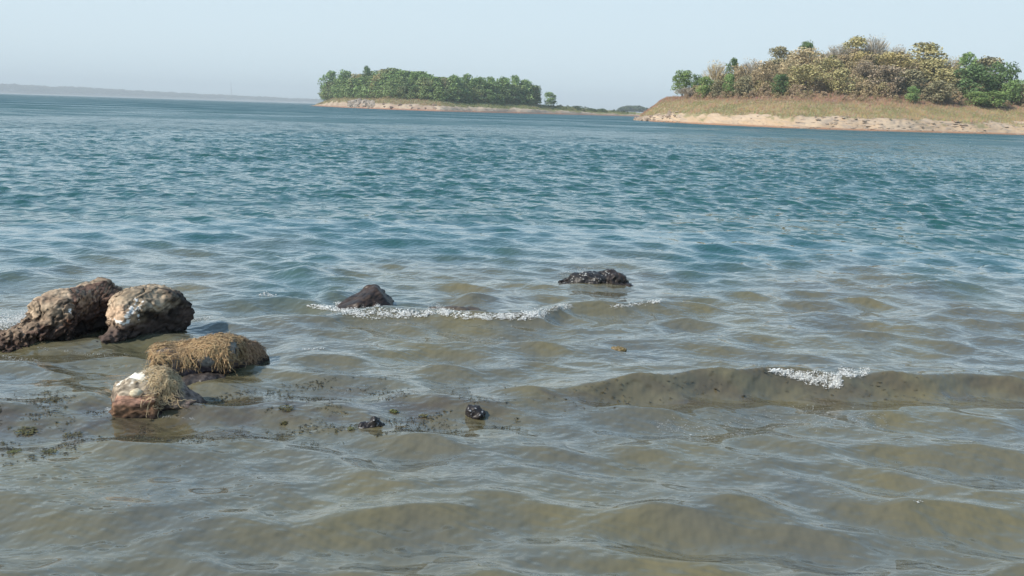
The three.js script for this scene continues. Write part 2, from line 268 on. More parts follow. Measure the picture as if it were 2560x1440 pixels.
// ---------------------------------------------------------------- islands: bearing from the viewer by distance behind the waterline
const table = (pts, x) => { let i = 0; if (x <= pts[0][0]) return pts[0][1]; while (i < pts.length - 2 && x > pts[i + 1][0]) i++; const t = clamp((x - pts[i][0]) / (pts[i + 1][0] - pts[i][0]), 0, 1); return lerp(pts[i][1], pts[i + 1][1], t * t * (3 - 2 * t) * .5 + t * .5); };
function island(o) {
  const sh = o.shore.map(([px, py]) => { const p = onLevel(px, py); return [Math.atan2(p.x, -p.z), Math.hypot(p.x, p.z)]; });
  const pxOf = o.shore.map((s, i) => [sh[i][0], s[0]]);
  o.radius = (b) => table(sh, b); o.px = (b) => table(pxOf, b);
  o.height = (b, v) => {
    const px = o.px(b), r = o.radius(b), tipL = (b - sh[0][0]) * r, tipR = (sh[sh.length - 1][0] - b) * r;
    const T = smoothstep(tipL, -.5, o.tip) * smoothstep(tipR, 0, o.tipR), deep = o.deep * (.25 + .75 * T);
    const x = (r + v) * Math.sin(b), z = (r + v) * Math.cos(b), rough = o.rough * fbm(x * .35, z * .35, 3, 4) * smoothstep(v, .3, 3);
    const ledge = .28 * (Math.round((v + 1.5 * N(x * .22, z * .22, 1)) / 1.9) * 1.9 - v) * smoothstep(v, .5, 2) * (1 - smoothstep(v, 7, 12)) * .45;
    let h = -.35 + .35 * smoothstep(v, -1.5, 0) + (o.beach * smoothstep(v, -.3, 8) + o.grass * smoothstep(v, 5, 34) + table(o.hill, px) * smoothstep(v, 27, 66) + ledge) * T * table(o.low, px) + rough * .5;
    return h * (1 - smoothstep(v, deep * .72, deep)) - 1.2 * smoothstep(v, deep * .9, deep);
  };
  o.at = (px, v) => { const b = bearing(px), r = o.radius(b) + v; return { x: r * Math.sin(b), z: -r * Math.cos(b), y: o.height(b, v), r, b }; };
  const nb = 300, vs = []; for (let i = 0; i <= 120; i++) { const t = i / 120; vs.push(-2 + 14 * t + (o.deep - 12) * Math.pow(t, 2.2)); }
  const pos = [], col = [], idx = [], b0 = sh[0][0], b1 = sh[sh.length - 1][0];
  for (let i = 0; i <= nb; i++) for (const v of vs) {
    const b = lerp(b0, b1, i / nb), r = o.radius(b) + v, x = r * Math.sin(b), z = -r * Math.cos(b), y = o.height(b, v); pos.push(x, y, z);
    col.push(...o.tint(x, y, z, v, o.px(b)));
  }
  const nv = vs.length; for (let i = 0; i < nb; i++) for (let j = 0; j < nv - 1; j++) { const a = i * nv + j, c = a + nv; idx.push(a, c, a + 1, c, c + 1, a + 1); }
  const m = new THREE.Mesh(geo(pos, idx, col), std('island_ground', [1, 1, 1], .95, { vertexColors: true, side: THREE.DoubleSide }));
  put(m, 'island'); m.userData.kind = 'structure'; m.userData.label = o.label; return o;
}
const SAND = [.43, .30, .185], PALE = [.49, .37, .255], RED = [.30, .155, .085], STONE = [.33, .26, .20], GRASS = [.235, .205, .105], STRAW = [.36, .265, .155], ROSY = [.30, .20, .14], SOIL = [.22, .155, .10];
const right = island({
  label: 'near island on the right with a sandy bank, dry grass slope and wooded hill', tip: 8, tipR: 20, deep: 125, beach: 2.1, grass: 3.9, rough: .5,
  shore: [[1583, 300.5], [1640, 304.5], [1800, 313], [2000, 321.5], [2200, 328], [2400, 333], [2560, 337.5], [2750, 343], [2950, 349]],
  hill: [[1583, 0], [1680, .3], [1750, .8], [1850, 3.5], [1950, 6.5], [2140, 8.8], [2280, 7], [2400, 4.8], [2500, 2.6], [2560, .8], [2700, 1], [2950, 0]], low: [[1583, 1], [2950, 1]],
  tint: (x, y, z, v, px) => {
    const n = fbm(x * .18, z * .18, y * .4, 4), s = fbm(x * .5, y * 5, z * .5, 3), f = fbm(x * 1.3, z * 1.3, 2, 3);
    let c = mix3(mix3(SAND, PALE, clamp(.5 + n, 0, 1)), STONE, clamp((s - .05) * 2.4 * (px > 1990 ? 1.2 : px < 1720 ? 1.6 : .3), 0, .9));
    c = mix3(RED, c, smoothstep(y + s * .08, .12, .42));
    const g = mix3(mix3(GRASS, STRAW, clamp(.5 + n * 1.2 + f * .4, 0, 1)), ROSY, smoothstep(v + n * 8, 20, 32)), edge = (px > 1990 ? 8.5 : 6.8) + n * 6 + f * 2;
    return mix3(mix3(c, g, smoothstep(v, edge - .8, edge + .8)), SOIL, smoothstep(v, 36, 46));
  },
});
const middle = island({
  label: 'middle island with a dense green wood above a reddish stony shore and a low spit on its right', tip: 14, tipR: 10, deep: 150, beach: 2.2, grass: 2.8, rough: .9,
  shore: [[778, 264.8], [880, 270], [1000, 275], [1100, 278.5], [1200, 281], [1300, 283.5], [1400, 286], [1500, 288.5], [1590, 291], [1680, 294]],
  hill: [[778, 0], [850, 2], [960, 6], [1060, 4], [1100, 2], [1200, 2.5], [1330, 1], [1400, 0], [1680, 0]], low: [[778, 1], [1050, 1], [1150, .85], [1330, .9], [1400, .8], [1480, .6], [1560, .42], [1680, .4]],
  tint: (x, y, z, v, px) => {
    const n = fbm(x * .08, z * .08, 1, 4), s = fbm(x * .25, y * 3, z * .25, 3), green = smoothstep(px, 1060, 1200);
    let c = mix3([.29, .21, .155], [.40, .315, .23], clamp(.5 + n * 1.3 + s * .5, 0, 1)); c = mix3([.25, .125, .08], c, smoothstep(y + s * .2, .1, .9));
    const g = mix3(mix3([.27, .22, .125], [.19, .20, .085], clamp(green * .8 + .3 + n, 0, 1)), STRAW, clamp(n + s * .4, 0, .7)), edge = lerp(13, 9, green) + n * 9;
    return mix3(mix3(c, g, smoothstep(v, edge - 1.5, edge + 1.5)), [.13, .11, .07], smoothstep(v, 34, 44));
  },
});
const wood = 'trees of the near island on the right', grove = 'trees of the wood on the middle island';
function plant(isl, px, top, v, wpx, kind, shape, label, name = 'tree', category = 'tree') {
  const p = isl.at(px, v), h = Math.max(1.2, elevAt(px, top, p.r) - p.y), w = Math.max(1.0, wpx * p.r / F);
  return tree(p.x, p.y, p.z, h * 1.03, w, kind, shape, name, label, category, isl === right ? wood : grove);
}
for (const a of [
  [1702, 181, 34, 56, 'bright', 'leafy', 'bright green tree at the far left end of the wooded hill'],
  [1708, 218, 29, 52, 'grey', 'bare', 'grey leafless bush in front of the leftmost green tree on the hill', 'shrub', 'shrub'],
  [1735, 190, 38, 34, 'dark', 'leafy', 'small dark green tree just behind and right of the leftmost tree'],
  [1757, 196, 29, 52, 'bright', 'bushy', 'bright green rounded bush standing alone at the front left of the slope', 'shrub', 'shrub'],
  [1782, 154, 46, 62, 'tan', 'bare', 'pale tan leafless tree on the left shoulder of the hill skyline'],
  [1824, 152, 48, 40, 'dark', 'bushy', 'small dark green crown on the skyline right of the pale leafless tree'],
  [1790, 203, 30, 40, 'drab', 'bushy', 'brownish olive bush between the bright bush and the slender green tree', 'shrub', 'shrub'],
  [1816, 188, 31, 36, 'green', 'bushy', 'slender mid green tree at the lower left edge of the wood'],
  [1854, 194, 31, 56, 'drab', 'bushy', 'dark olive round tree at the lower left edge of the wood'],
  [1842, 166, 43, 56, 'brown', 'airy', 'sparse brown tree above the dark olive round tree on the left'],
  [1868, 147, 54, 56, 'grey', 'bare', 'thin grey leafless tree on the rising left skyline'],
  [1906, 158, 40, 74, 'brown', 'airy', 'large reddish brown dry tree in the left half of the hill'],
  [1933, 123, 58, 76, 'drab', 'bushy', 'dark olive dome shaped tree on the skyline left of the orange crown'],
  [1941, 188, 33, 46, 'dark', 'bushy', 'dark green bush at the foot of the large reddish brown tree', 'shrub', 'shrub'],
  [1966, 150, 47, 60, 'tan', 'airy', 'tan dry tree below the dark olive dome on the hill'],
  [2002, 123, 58, 98, 'tan', 'airy', 'broad orange tan dry crown on the skyline left of the summit'],
  [2003, 108, 68, 42, 'dark', 'bushy', 'dark green treetop poking up behind the orange tan crown'],
  [2006, 166, 38, 112, 'olive', 'airy', 'wide pale olive tree with light branches in the middle of the slope'],
  [2056, 148, 48, 82, 'olive', 'airy', 'dusty olive tree right below the orange tan crown'],
  [2080, 112, 60, 70, 'grey', 'bare', 'tall grey leafless tree on the skyline left of the summit crown'],
  [2090, 177, 36, 76, 'olive', 'bushy', 'yellowish olive bush low in the centre of the wood', 'shrub', 'shrub'],
  [2122, 98, 61, 72, 'olive', 'bushy', 'olive yellow crown forming the left half of the summit'],
  [2165, 91, 62, 66, 'grey', 'bare', 'highest tree of the hill, a thin grey twiggy crown'],
  [2140, 132, 53, 66, 'yellow', 'airy', 'yellow tan tree just below the summit crowns'],
  [2148, 156, 45, 60, 'purple', 'airy', 'purplish brown dry tree in the centre below the summit'],
  [2206, 168, 38, 86, 'purple', 'bushy', 'wide purplish brown bush right of the centre of the slope', 'shrub', 'shrub'],
  [2218, 134, 51, 118, 'yellow', 'airy', 'broad yellow olive crown right of the summit'],
  [2222, 114, 64, 50, 'grey', 'bare', 'faint bare twigs rising from the dip right of the summit'],
  [2262, 178, 38, 74, 'drab', 'bushy', 'dark brownish tree below the broad yellow olive crown'],
  [2292, 113, 61, 104, 'olive', 'bushy', 'broad flat topped olive crown on the skyline right of the dip'],
  [2271, 219, 28, 36, 'green', 'bushy', 'small light green bush at the right foot of the purplish thicket', 'shrub', 'shrub'],
  [2312, 150, 48, 80, 'olive', 'leafy', 'olive tree beneath the flat topped skyline crown'],
  [2334, 206, 30, 84, 'drab', 'bushy', 'greyish olive thicket at the front right of the slope', 'shrub', 'shrub'],
  [2352, 176, 42, 68, 'olive', 'bushy', 'dull olive tree behind the greyish olive thicket'],
  [2362, 144, 57, 56, 'tan', 'bare', 'pale dry tree on the falling right skyline'],
  [2396, 139, 55, 60, 'green', 'bushy', 'mid green crown on the right skyline next to the pale dry tree'],
  [2416, 171, 37, 96, 'dark', 'leafy', 'large dark green tree at the right end of the hill'],
  [2446, 149, 53, 80, 'drab', 'bushy', 'grey olive crown on the skyline above the large dark green tree'],
  [2488, 163, 39, 72, 'dark', 'leafy', 'dark green tree with the last high crown on the right'],
  [2428, 232, 27, 64, 'bright', 'bushy', 'bright green low bush at the foot of the large dark green tree', 'shrub', 'shrub'],
  [2478, 230, 27, 66, 'bright', 'bushy', 'bright green low bush right of its twin below the dark trees', 'shrub', 'shrub'],
  [2521, 204, 32, 62, 'green', 'bushy', 'fresh green rounded tree next to the right border of the view'],
  [2558, 214, 31, 50, 'drab', 'bushy', 'dull olive bush cut by the right border of the view', 'shrub', 'shrub'],
  [2615, 205, 36, 80, 'dark', 'leafy', 'dark green tree beyond the right border of the view'],
]) plant(right, ...a);
for (const a of [
  [829, 183, 40, 58, 'green', 'bushy', 'big round green tree at the left end of the wood'],
  [863, 181, 44, 48, 'green', 'bushy', 'green tree second from the left end of the wood'],
  [812, 215, 34, 26, 'green', 'bushy', 'low green tree on the outer left edge of the wood'],
  [848, 214, 32, 40, 'green', 'bushy', 'low green tree in front of the two leftmost crowns'],
  [893, 189, 42, 42, 'olive', 'leafy', 'olive green tree just left of the tall narrow tree'],
  [917, 169, 46, 27, 'dark', 'towering', 'tall narrow creeper covered tree standing above the wood'],
  [903, 215, 32, 36, 'green', 'bushy', 'low green tree at the foot of the tall narrow tree'],
  [946, 192, 40, 44, 'olive', 'bushy', 'greyish green tree just right of the tall narrow tree'],
  [968, 177, 66, 56, 'brown', 'leafy', 'brown dry crown showing above the wood right of the tall tree'],
  [985, 191, 40, 50, 'green', 'bushy', 'green tree below the brown dry crown'],
  [1006, 180, 52, 52, 'green', 'bushy', 'highest green crown of the central wood'],
  [1003, 214, 32, 50, 'dark', 'leafy', 'dark shaded tree at the front of the central wood'],
  [1036, 184, 46, 54, 'green', 'bushy', 'green crown right of the highest one in the wood'],
  [1044, 216, 33, 48, 'dark', 'leafy', 'dark shaded tree at the front right of the central wood'],
  [1064, 189, 44, 48, 'green', 'bushy', 'green crown on the falling right side of the central wood'],
  [1086, 196, 42, 42, 'green', 'bushy', 'last full green crown before the gap in the wood'],
  [1108, 200, 44, 38, 'drab', 'bushy', 'brownish olive tree standing in the gap of the wood'],
  [1136, 192, 40, 48, 'green', 'bushy', 'first tall green tree right of the gap in the wood'],
  [1166, 190, 44, 50, 'green', 'bushy', 'highest green tree of the right part of the wood'],
  [1160, 226, 33, 44, 'green', 'bushy', 'low green tree at the front just right of the gap'],
  [1195, 196, 42, 46, 'green', 'bushy', 'third green tree right of the gap in the wood'],
  [1225, 197, 42, 48, 'green', 'bushy', 'fourth green tree right of the gap in the wood'],
  [1216, 226, 33, 46, 'green', 'bushy', 'low bushy green tree in the middle of the right front row'],
  [1256, 197, 42, 48, 'green', 'bushy', 'fifth green tree right of the gap in the wood'],
  [1286, 194, 42, 50, 'green', 'bushy', 'green tree with the pointed top in the right part of the wood'],
  [1276, 222, 34, 46, 'dark', 'leafy', 'darker low tree near the right end of the front row'],
  [1313, 203, 40, 44, 'green', 'bushy', 'green tree on the sloping right end of the wood'],
  [1336, 216, 38, 34, 'dark', 'leafy', 'last tree of the wood at its right end'],
  [1371, 233, 34, 42, 'green', 'bushy', 'small round tree standing apart right of the wood'],
  [1440, 265, 26, 34, 'dark', 'bushy', 'low dark bush on the spit right of the lone round tree', 'shrub', 'shrub'],
  [1476, 271, 20, 30, 'dark', 'bushy', 'low dark bush farther out on the grassy spit', 'shrub', 'shrub'],
  [1506, 272, 18, 22, 'dark', 'bushy', 'outermost low bush near the end of the spit', 'shrub', 'shrub'],
]) plant(middle, ...a);

// undergrowth, grass, stones on the banks: masses nobody could count
function scatter(name, g, m, list, label, category) {
  const im = new THREE.InstancedMesh(g, m, list.length), q = new THREE.Quaternion(), M = new THREE.Matrix4(), C = new THREE.Color(), e = new THREE.Euler();
  list.forEach((s, i) => { q.setFromEuler(e.set(s.rx ?? 0, s.ry ?? 0, s.rz ?? 0)); im.setMatrixAt(i, M.compose(s.p, q, s.s)); im.setColorAt(i, C.setRGB(...s.c)); });
  put(im, name); return tag(im, label, category, null, 'stuff');
}
const leafPlain = phys('undergrowth_leaves', [1, 1, 1], .9, { vertexColors: true, side: THREE.DoubleSide, transmission: 0, specularIntensity: .4 }), scrubShape = crownShape(901, .02, 22, 520, .048);
{
  const R = rng(41), a = [], b = [], tones = [[.54, .42, .26], [.44, .38, .19], [.46, .37, .25], [.58, .48, .27], [.30, .31, .14], [.56, .44, .29]];
  for (let i = 0; i < 950; i++) { const px = 1700 + 930 * R(), v = 27 + 44 * R(); if (v > 26 + (px - 1690) * .4) continue; const p = right.at(px, v), h = (1.3 + 2.0 * R()) * (v < 33 ? .55 : v > 45 ? 1.4 : 1); a.push({ p: new V3(p.x, p.y - .15, p.z), s: new V3(h * 1.3, h, h * 1.3), ry: R() * 6, c: mix3(tones[Math.floor(R() * 6)], v < 34 ? [.44, .29, .20] : [.34, .27, .15], .4) }); }
  scatter('dry_scrub', scrubShape, leafPlain, a, 'tangled dry brown and olive undergrowth between the trees on the right hill', 'scrub');
  for (let i = 0; i < 520; i++) { const px = 815 + 520 * R(), v = 28 + 45 * R(), p = middle.at(px, v), h = 3 + 5 * R() * (v > 34 ? 1.4 : .7); b.push({ p: new V3(p.x, p.y - .2, p.z), s: new V3(h * 1.4, h, h * 1.4), ry: R() * 6, c: mix3([.22, .32, .12], [.30, .28, .15], R() * R()) }); }
  for (let i = 0; i < 90; i++) { const px = 1370 + 200 * R(), v = 13 + 25 * R(), p = middle.at(px, v), h = .6 + .9 * R(); b.push({ p: new V3(p.x, p.y - .1, p.z), s: new V3(h * 2, h, h * 2), ry: R() * 6, c: [.12, .16, .07] }); }
  scatter('green_undergrowth', scrubShape, leafPlain, b, 'dark green undergrowth at the foot of the wood on the middle island', 'undergrowth');
}
{
  const R = rng(43), pos = [], idx = [];
  for (let i = 0; i < 9; i++) { const g = R() * 6.28, x = Math.cos(g) * .3 * R(), z = Math.sin(g) * .3 * R(), o = pos.length / 3, w = .018, l = .6 + .4 * R(); pos.push(x - w * Math.sin(g), 0, z + w * Math.cos(g), x + w * Math.sin(g), 0, z - w * Math.cos(g), x + .35 * (R() - .5), l, z + .35 * (R() - .5)); idx.push(o, o + 1, o + 2); }
  const tuft = geo(pos, idx), m = std('dry_grass', [1, 1, 1], .9, { side: THREE.DoubleSide }), a = [], b = [];
  for (let i = 0; i < 26000; i++) {
    const px = 1600 + 1080 * R(), v = 6 + 30 * Math.pow(R(), .8), p = right.at(px, v); if (p.y < .9 || p.y > 8) continue;
    const n = fbm(p.x * .15, p.z * .15, 4, 3), edge = (px > 1990 ? 8.5 : 7) + fbm(p.x * .18, p.z * .18, p.y * .4, 4) * 6; if (v < edge) continue;
    const h = (.35 + .5 * R()) * (1 + .5 * n), c = mix3(mix3([.28, .25, .115], [.44, .33, .19], clamp(.5 + n * 1.3, 0, 1)), [.36, .225, .15], smoothstep(v, 20, 30)); a.push({ p: new V3(p.x, p.y - .05, p.z), s: new V3(1, h, 1), ry: R() * 6, c: c.map((k) => k * (.75 + .5 * R())) });
  }
  scatter('dry_grass', tuft, m, a, 'dry straw coloured and rosy grass covering the slope of the right island', 'grass');
  for (let i = 0; i < 13000; i++) {
    const px = 790 + 800 * R(), v = 9 + 26 * R(), p = middle.at(px, v); if (p.y < 1 || p.y > 9) continue; const n = fbm(p.x * .08, p.z * .08, 1, 4), green = smoothstep(px, 1060, 1200); if (v < lerp(13, 9, green) + n * 9) continue;
    b.push({ p: new V3(p.x, p.y - .05, p.z), s: new V3(2, .5 + .6 * R(), 2), ry: R() * 6, c: mix3([.34, .27, .15], [.20, .22, .09], clamp(green * .85 + .25 + n, 0, 1)).map((k) => k * (.75 + .5 * R())) });
  }
  scatter('shore_grass', tuft, m, b, 'green and straw coloured grass above the shore of the middle island', 'grass');
}
const stoneShapes = [1, 2, 3, 4].map((s) => { const g = new THREE.IcosahedronGeometry(.5, 2), p = g.attributes.position; for (let i = 0; i < p.count; i++) { const x = p.getX(i), y = p.getY(i), z = p.getZ(i), k = 1 + .5 * N(x * 2.2 + s * 9, y * 2.2, z * 2.2) + .25 * N(x * 6 + s, y * 6, z * 6); p.setXYZ(i, x * k * 1.2, clamp(y * k, -.36, .34) * .95, z * k); } g.computeVertexNormals(); return g; });
{
  const m = std('bank_stone', [1, 1, 1], .92), R = rng(47), a = [];
  for (let i = 0; i < 420; i++) { const px = 1590 + 1010 * R(), v = .2 + 9 * R(), p = right.at(px, v), s = (.15 + .5 * R() * R()) * (px < 1700 || px > 1990 ? 1.1 : .45); if (p.y < .05) continue; a.push({ p: new V3(p.x, p.y, p.z), s: new V3(s * 2, s * .6, s * 1.2), ry: bearing(px) + R() - .5, c: mix3([.28, .22, .17], [.46, .36, .265], R()) }); }
  scatter('bank_stones', stoneShapes[0], m, a, 'flat weathered stones strewn along the sandy bank of the right island', 'stones');
  function outcrop(isl, spots, label, c0, c1) {
    const t = new THREE.Group(), p0 = isl.at(spots[0][0], spots[0][1]); t.position.set(p0.x, p0.y, p0.z);
    for (const [px, v, s] of spots) { const p = isl.at(px, v), q = put(new THREE.Mesh(stoneShapes[Math.floor(R() * 4)], std('outcrop_stone', mix3(c0, c1, R()), .92)), 'rock', t); q.position.set(p.x - p0.x, p.y - p0.y + s * .12, p.z - p0.z); q.scale.set(s * 1.3, s * (.7 + .5 * R()), s); q.rotation.set(R() * .6, R() * 6, R() * .6); }
    put(t, 'rock_outcrop'); tag(t, label, 'rocks');
  }
  const list = []; for (let i = 0; i < 46; i++) { const t = R(), px = 872 + 62 * R(), v = 2 + 15 * t * (1 - Math.abs(px - 895) / 70); list.push([px, v, 1 + 1.6 * R()]); } list.push([893, 17, 3.2], [900, 15, 2.8], [887, 15, 2.4], [925, 12, 2.6], [912, 13, 2.4]);
  outcrop(middle, list, 'heap of grey boulders on the left shore of the middle island', [.20, .165, .135], [.40, .34, .28]);
  const l2 = []; for (let i = 0; i < 40; i++) l2.push([1592 + 110 * R() * R(), .4 + 7.5 * R(), .5 + .9 * R()]);
  outcrop(right, l2, 'broken brown rocks at the left tip of the right island', [.22, .16, .12], [.40, .31, .23]);
  const l3 = []; for (let i = 0; i < 12; i++) l3.push([950 + 150 * R(), 1 + 7 * R(), .8 + 1.1 * R()]);
  outcrop(middle, l3, 'scattered dark rocks along the waterline right of the boulder heap', [.16, .11, .09], [.3, .22, .17]);
}

// ---------------------------------------------------------------- far shore
{
  const R = rng(53), r0 = 4500, strip = (name, px0, px1, r, hs, label) => {
    const pos = [], idx = [], n = 160; for (let i = 0; i <= n; i++) { const px = lerp(px0, px1, i / n), b = bearing(px), k = table(hs, px); for (const [v, h] of [[-20, -1], [0, .3], [60, .10 * k], [160, .22 * k], [420, .5 * k], [700, -2]]) pos.push((r + v) * Math.sin(b), h, -(r + v) * Math.cos(b)); }
    for (let i = 0; i < n; i++) for (let j = 0; j < 5; j++) { const a = i * 6 + j, c = a + 6; idx.push(a, c, a + 1, c, c + 1, a + 1); }
    const m = put(new THREE.Mesh(geo(pos, idx), std('far_bank', [.22, .235, .22], .95, { side: THREE.DoubleSide })), name); m.userData.kind = 'structure'; m.userData.label = label;
  };
  const top = [[-900, 44], [0, 43], [200, 41], [420, 34], [560, 29], [800, 24], [1100, 19], [1500, 14]];
  strip('far_shore', -900, 1300, r0, top, 'pale hazy far shore across the lake on the left');
  strip('headland', 1535, 1640, 1050, [[1535, 3], [1580, 8], [1640, 5]], 'low far headland between the two islands');
  const g = crownShape(990, .05, 20, 220, .09), a = [], b = [];
  for (let i = 0; i < 1700; i++) { const px = -800 + 1950 * R(), k = table(top, px), v = 70 + 250 * R(), be = bearing(px), r = r0 + v, h = (.72 + .22 * N(px * .013, 2, 1) + .3 * R()) * k * .72, y = k * lerp(.1, .35, v / 300); a.push({ p: new V3(r * Math.sin(be), y - 1, -r * Math.cos(be)), s: new V3(h * 1.9, h, h * 1.9), ry: R() * 6, c: mix3([.07, .095, .05], [.16, .15, .09], R()) }); }
  scatter('far_wood', g, leafPlain, a, 'hazy blue grey belt of trees along the far shore on the left', 'wood');
  for (let i = 0; i < 90; i++) { const px = 1546 + 84 * R(), be = bearing(px), r = 1110 + 60 * R(), h = 7 + 3 * R(); b.push({ p: new V3(r * Math.sin(be), 1.6, -r * Math.cos(be)), s: new V3(h * 1.5, h * (1 - Math.pow(Math.abs(px - 1586) / 60, 2)), h * 1.5), ry: R() * 6, c: [.08, .12, .055] }); }
  scatter('headland_wood', g, leafPlain, b, 'small bluish tuft of trees on the far headland between the islands', 'wood');
  const be = bearing(579), r = r0 + 120, t = new THREE.Group(), steel = std('mast_steel', [.30, .30, .31], .6); t.position.set(r * Math.sin(be), 6, -r * Math.cos(be));
  const legs = []; for (const [x, z] of [[-1.3, -1.3], [1.3, -1.3], [0, 1.5]]) { const c = new THREE.CylinderGeometry(.6, .8, 84, 5); c.translate(x * 1.2, 42, z * 1.2); legs.push(c); }
  for (let k = 0; k < 14; k++) { const c = new THREE.BoxGeometry(4, .5, .5); c.rotateZ(k % 2 ? .8 : -.8); c.translate(0, 3 + k * 6, 0); legs.push(c); }
  put(new THREE.Mesh(mergeGeometries(legs.map((q) => q.toNonIndexed())), steel), 'lattice', t); const tip = new THREE.CylinderGeometry(.3, .5, 10, 5); tip.translate(0, 89, 0); put(new THREE.Mesh(tip, steel), 'antenna', t);
  put(t, 'radio_mast'); tag(t, 'thin radio mast rising above the trees of the far shore', 'mast');
}

// ---------------------------------------------------------------- rocks: distance fields meshed with surface nets
function surfaceNet(f, lo, hi, cell) {
  const n = [0, 1, 2].map((k) => Math.ceil((hi[k] - lo[k]) / cell) + 1), [nx, ny, nz] = n, S = new Float32Array(nx * ny * nz), at = (i, j, k) => (k * ny + j) * nx + i;
  for (let k = 0; k < nz; k++) for (let j = 0; j < ny; j++) for (let i = 0; i < nx; i++) S[at(i, j, k)] = f(lo[0] + i * cell, lo[1] + j * cell, lo[2] + k * cell);
  const id = new Int32Array(nx * ny * nz).fill(-1), pos = [], idx = [];
  for (let k = 0; k < nz - 1; k++) for (let j = 0; j < ny - 1; j++) for (let i = 0; i < nx - 1; i++) {
    let m = 0, x = 0, y = 0, z = 0, c = 0; const v = [];
    for (let q = 0; q < 8; q++) { v[q] = S[at(i + (q & 1), j + (q >> 1 & 1), k + (q >> 2))]; if (v[q] < 0) m |= 1 << q; }
    if (m === 0 || m === 255) continue;
    for (let a = 0; a < 8; a++) for (const bit of [1, 2, 4]) { const b = a | bit; if (b === a || (m >> a & 1) === (m >> b & 1)) continue; const t = v[a] / (v[a] - v[b]); x += (a & 1) + (bit === 1 ? t : 0); y += (a >> 1 & 1) + (bit === 2 ? t : 0); z += (a >> 2) + (bit === 4 ? t : 0); c++; }
    id[at(i, j, k)] = pos.length / 3; pos.push(lo[0] + (i + x / c) * cell, lo[1] + (j + y / c) * cell, lo[2] + (k + z / c) * cell);
  }
  const quad = (a, b, c, d, flip) => { if (a < 0 || b < 0 || c < 0 || d < 0) return; flip ? idx.push(a, c, b, a, d, c) : idx.push(a, b, c, a, c, d); };
  for (let k = 1; k < nz - 1; k++) for (let j = 1; j < ny - 1; j++) for (let i = 1; i < nx - 1; i++) {
    const s = S[at(i, j, k)] < 0;
    if (s !== S[at(i + 1, j, k)] < 0) quad(id[at(i, j - 1, k - 1)], id[at(i, j, k - 1)], id[at(i, j, k)], id[at(i, j - 1, k)], !s);
    if (s !== S[at(i, j + 1, k)] < 0) quad(id[at(i - 1, j, k - 1)], id[at(i - 1, j, k)], id[at(i, j, k)], id[at(i, j, k - 1)], !s);
    if (s !== S[at(i, j, k + 1)] < 0) quad(id[at(i - 1, j - 1, k)], id[at(i, j - 1, k)], id[at(i, j, k)], id[at(i - 1, j, k)], !s);
  }
  return geo(pos, idx);
}
const smin = (a, b, k) => { const h = clamp(.5 + .5 * (b - a) / k, 0, 1); return lerp(b, a, h) - k * h * (1 - h); }, smax = (a, b, k) => -smin(-a, -b, k);
const ell = (x, y, z, cx, cy, cz, rx, ry, rz, ty = 0, tz = 0) => {           // ellipsoid turned about y, then z
  let X = x - cx, Y = y - cy, Z = z - cz; if (tz) { const c = Math.cos(tz), s = Math.sin(tz); [X, Y] = [X * c + Y * s, Y * c - X * s]; } if (ty) { const c = Math.cos(ty), s = Math.sin(ty); [X, Z] = [X * c - Z * s, X * s + Z * c]; }
  return (Math.hypot(X / rx, Y / ry, Z / rz) - 1) * Math.min(rx, ry, rz);
};
const box = (x, y, z, cx, cy, cz, hx, hy, hz, r, ty = 0, tz = 0) => {
  let X = x - cx, Y = y - cy, Z = z - cz; if (tz) { const c = Math.cos(tz), s = Math.sin(tz); [X, Y] = [X * c + Y * s, Y * c - X * s]; } if (ty) { const c = Math.cos(ty), s = Math.sin(ty); [X, Z] = [X * c - Z * s, X * s + Z * c]; }
  const a = Math.abs(X) - hx + r, b = Math.abs(Y) - hy + r, d = Math.abs(Z) - hz + r; return Math.hypot(Math.max(a, 0), Math.max(b, 0), Math.max(d, 0)) + Math.min(Math.max(a, b, d), 0) - r;
};
const plane = (x, y, z, px, py, pz, nx, ny, nz) => { const l = Math.hypot(nx, ny, nz); return ((x - px) * nx + (y - py) * ny + (z - pz) * nz) / l; };
const wetStone = phys('rock_surface', [1, 1, 1], .82, { vertexColors: true, specularIntensity: .5 }), wetShine = phys('wet_rock_surface', [1, 1, 1], .46, { vertexColors: true, ior: 1.4 });
function chisel(d, x, y, z, c, r, n, seed, depth, k) {                       // flat fracture faces cut into a rounded body
  const R = rng(seed); for (let i = 0; i < n; i++) { const g = R() * 6.283, u = R() * 1.25 - .35, q = Math.sqrt(1 - Math.min(1, u * u)), nx = Math.cos(g) * q, nz = Math.sin(g) * q, h = Math.hypot(nx * r[0], u * r[1], nz * r[2]) * (1 - depth * (.35 + .65 * R())); d = smax(d, (x - c[0]) * nx + (y - c[1]) * u + (z - c[2]) * nz - h, k); } return d;
}
const crack = (x, y, z, s, q) => smoothstep(1 - Math.abs(N(x * q + s, y * q * 1.2 - s, z * q) + .35 * N(x * q * 2.7, y * q * 2.7, z * q * 2.7 + s)), .93, .99);   // narrow fissures
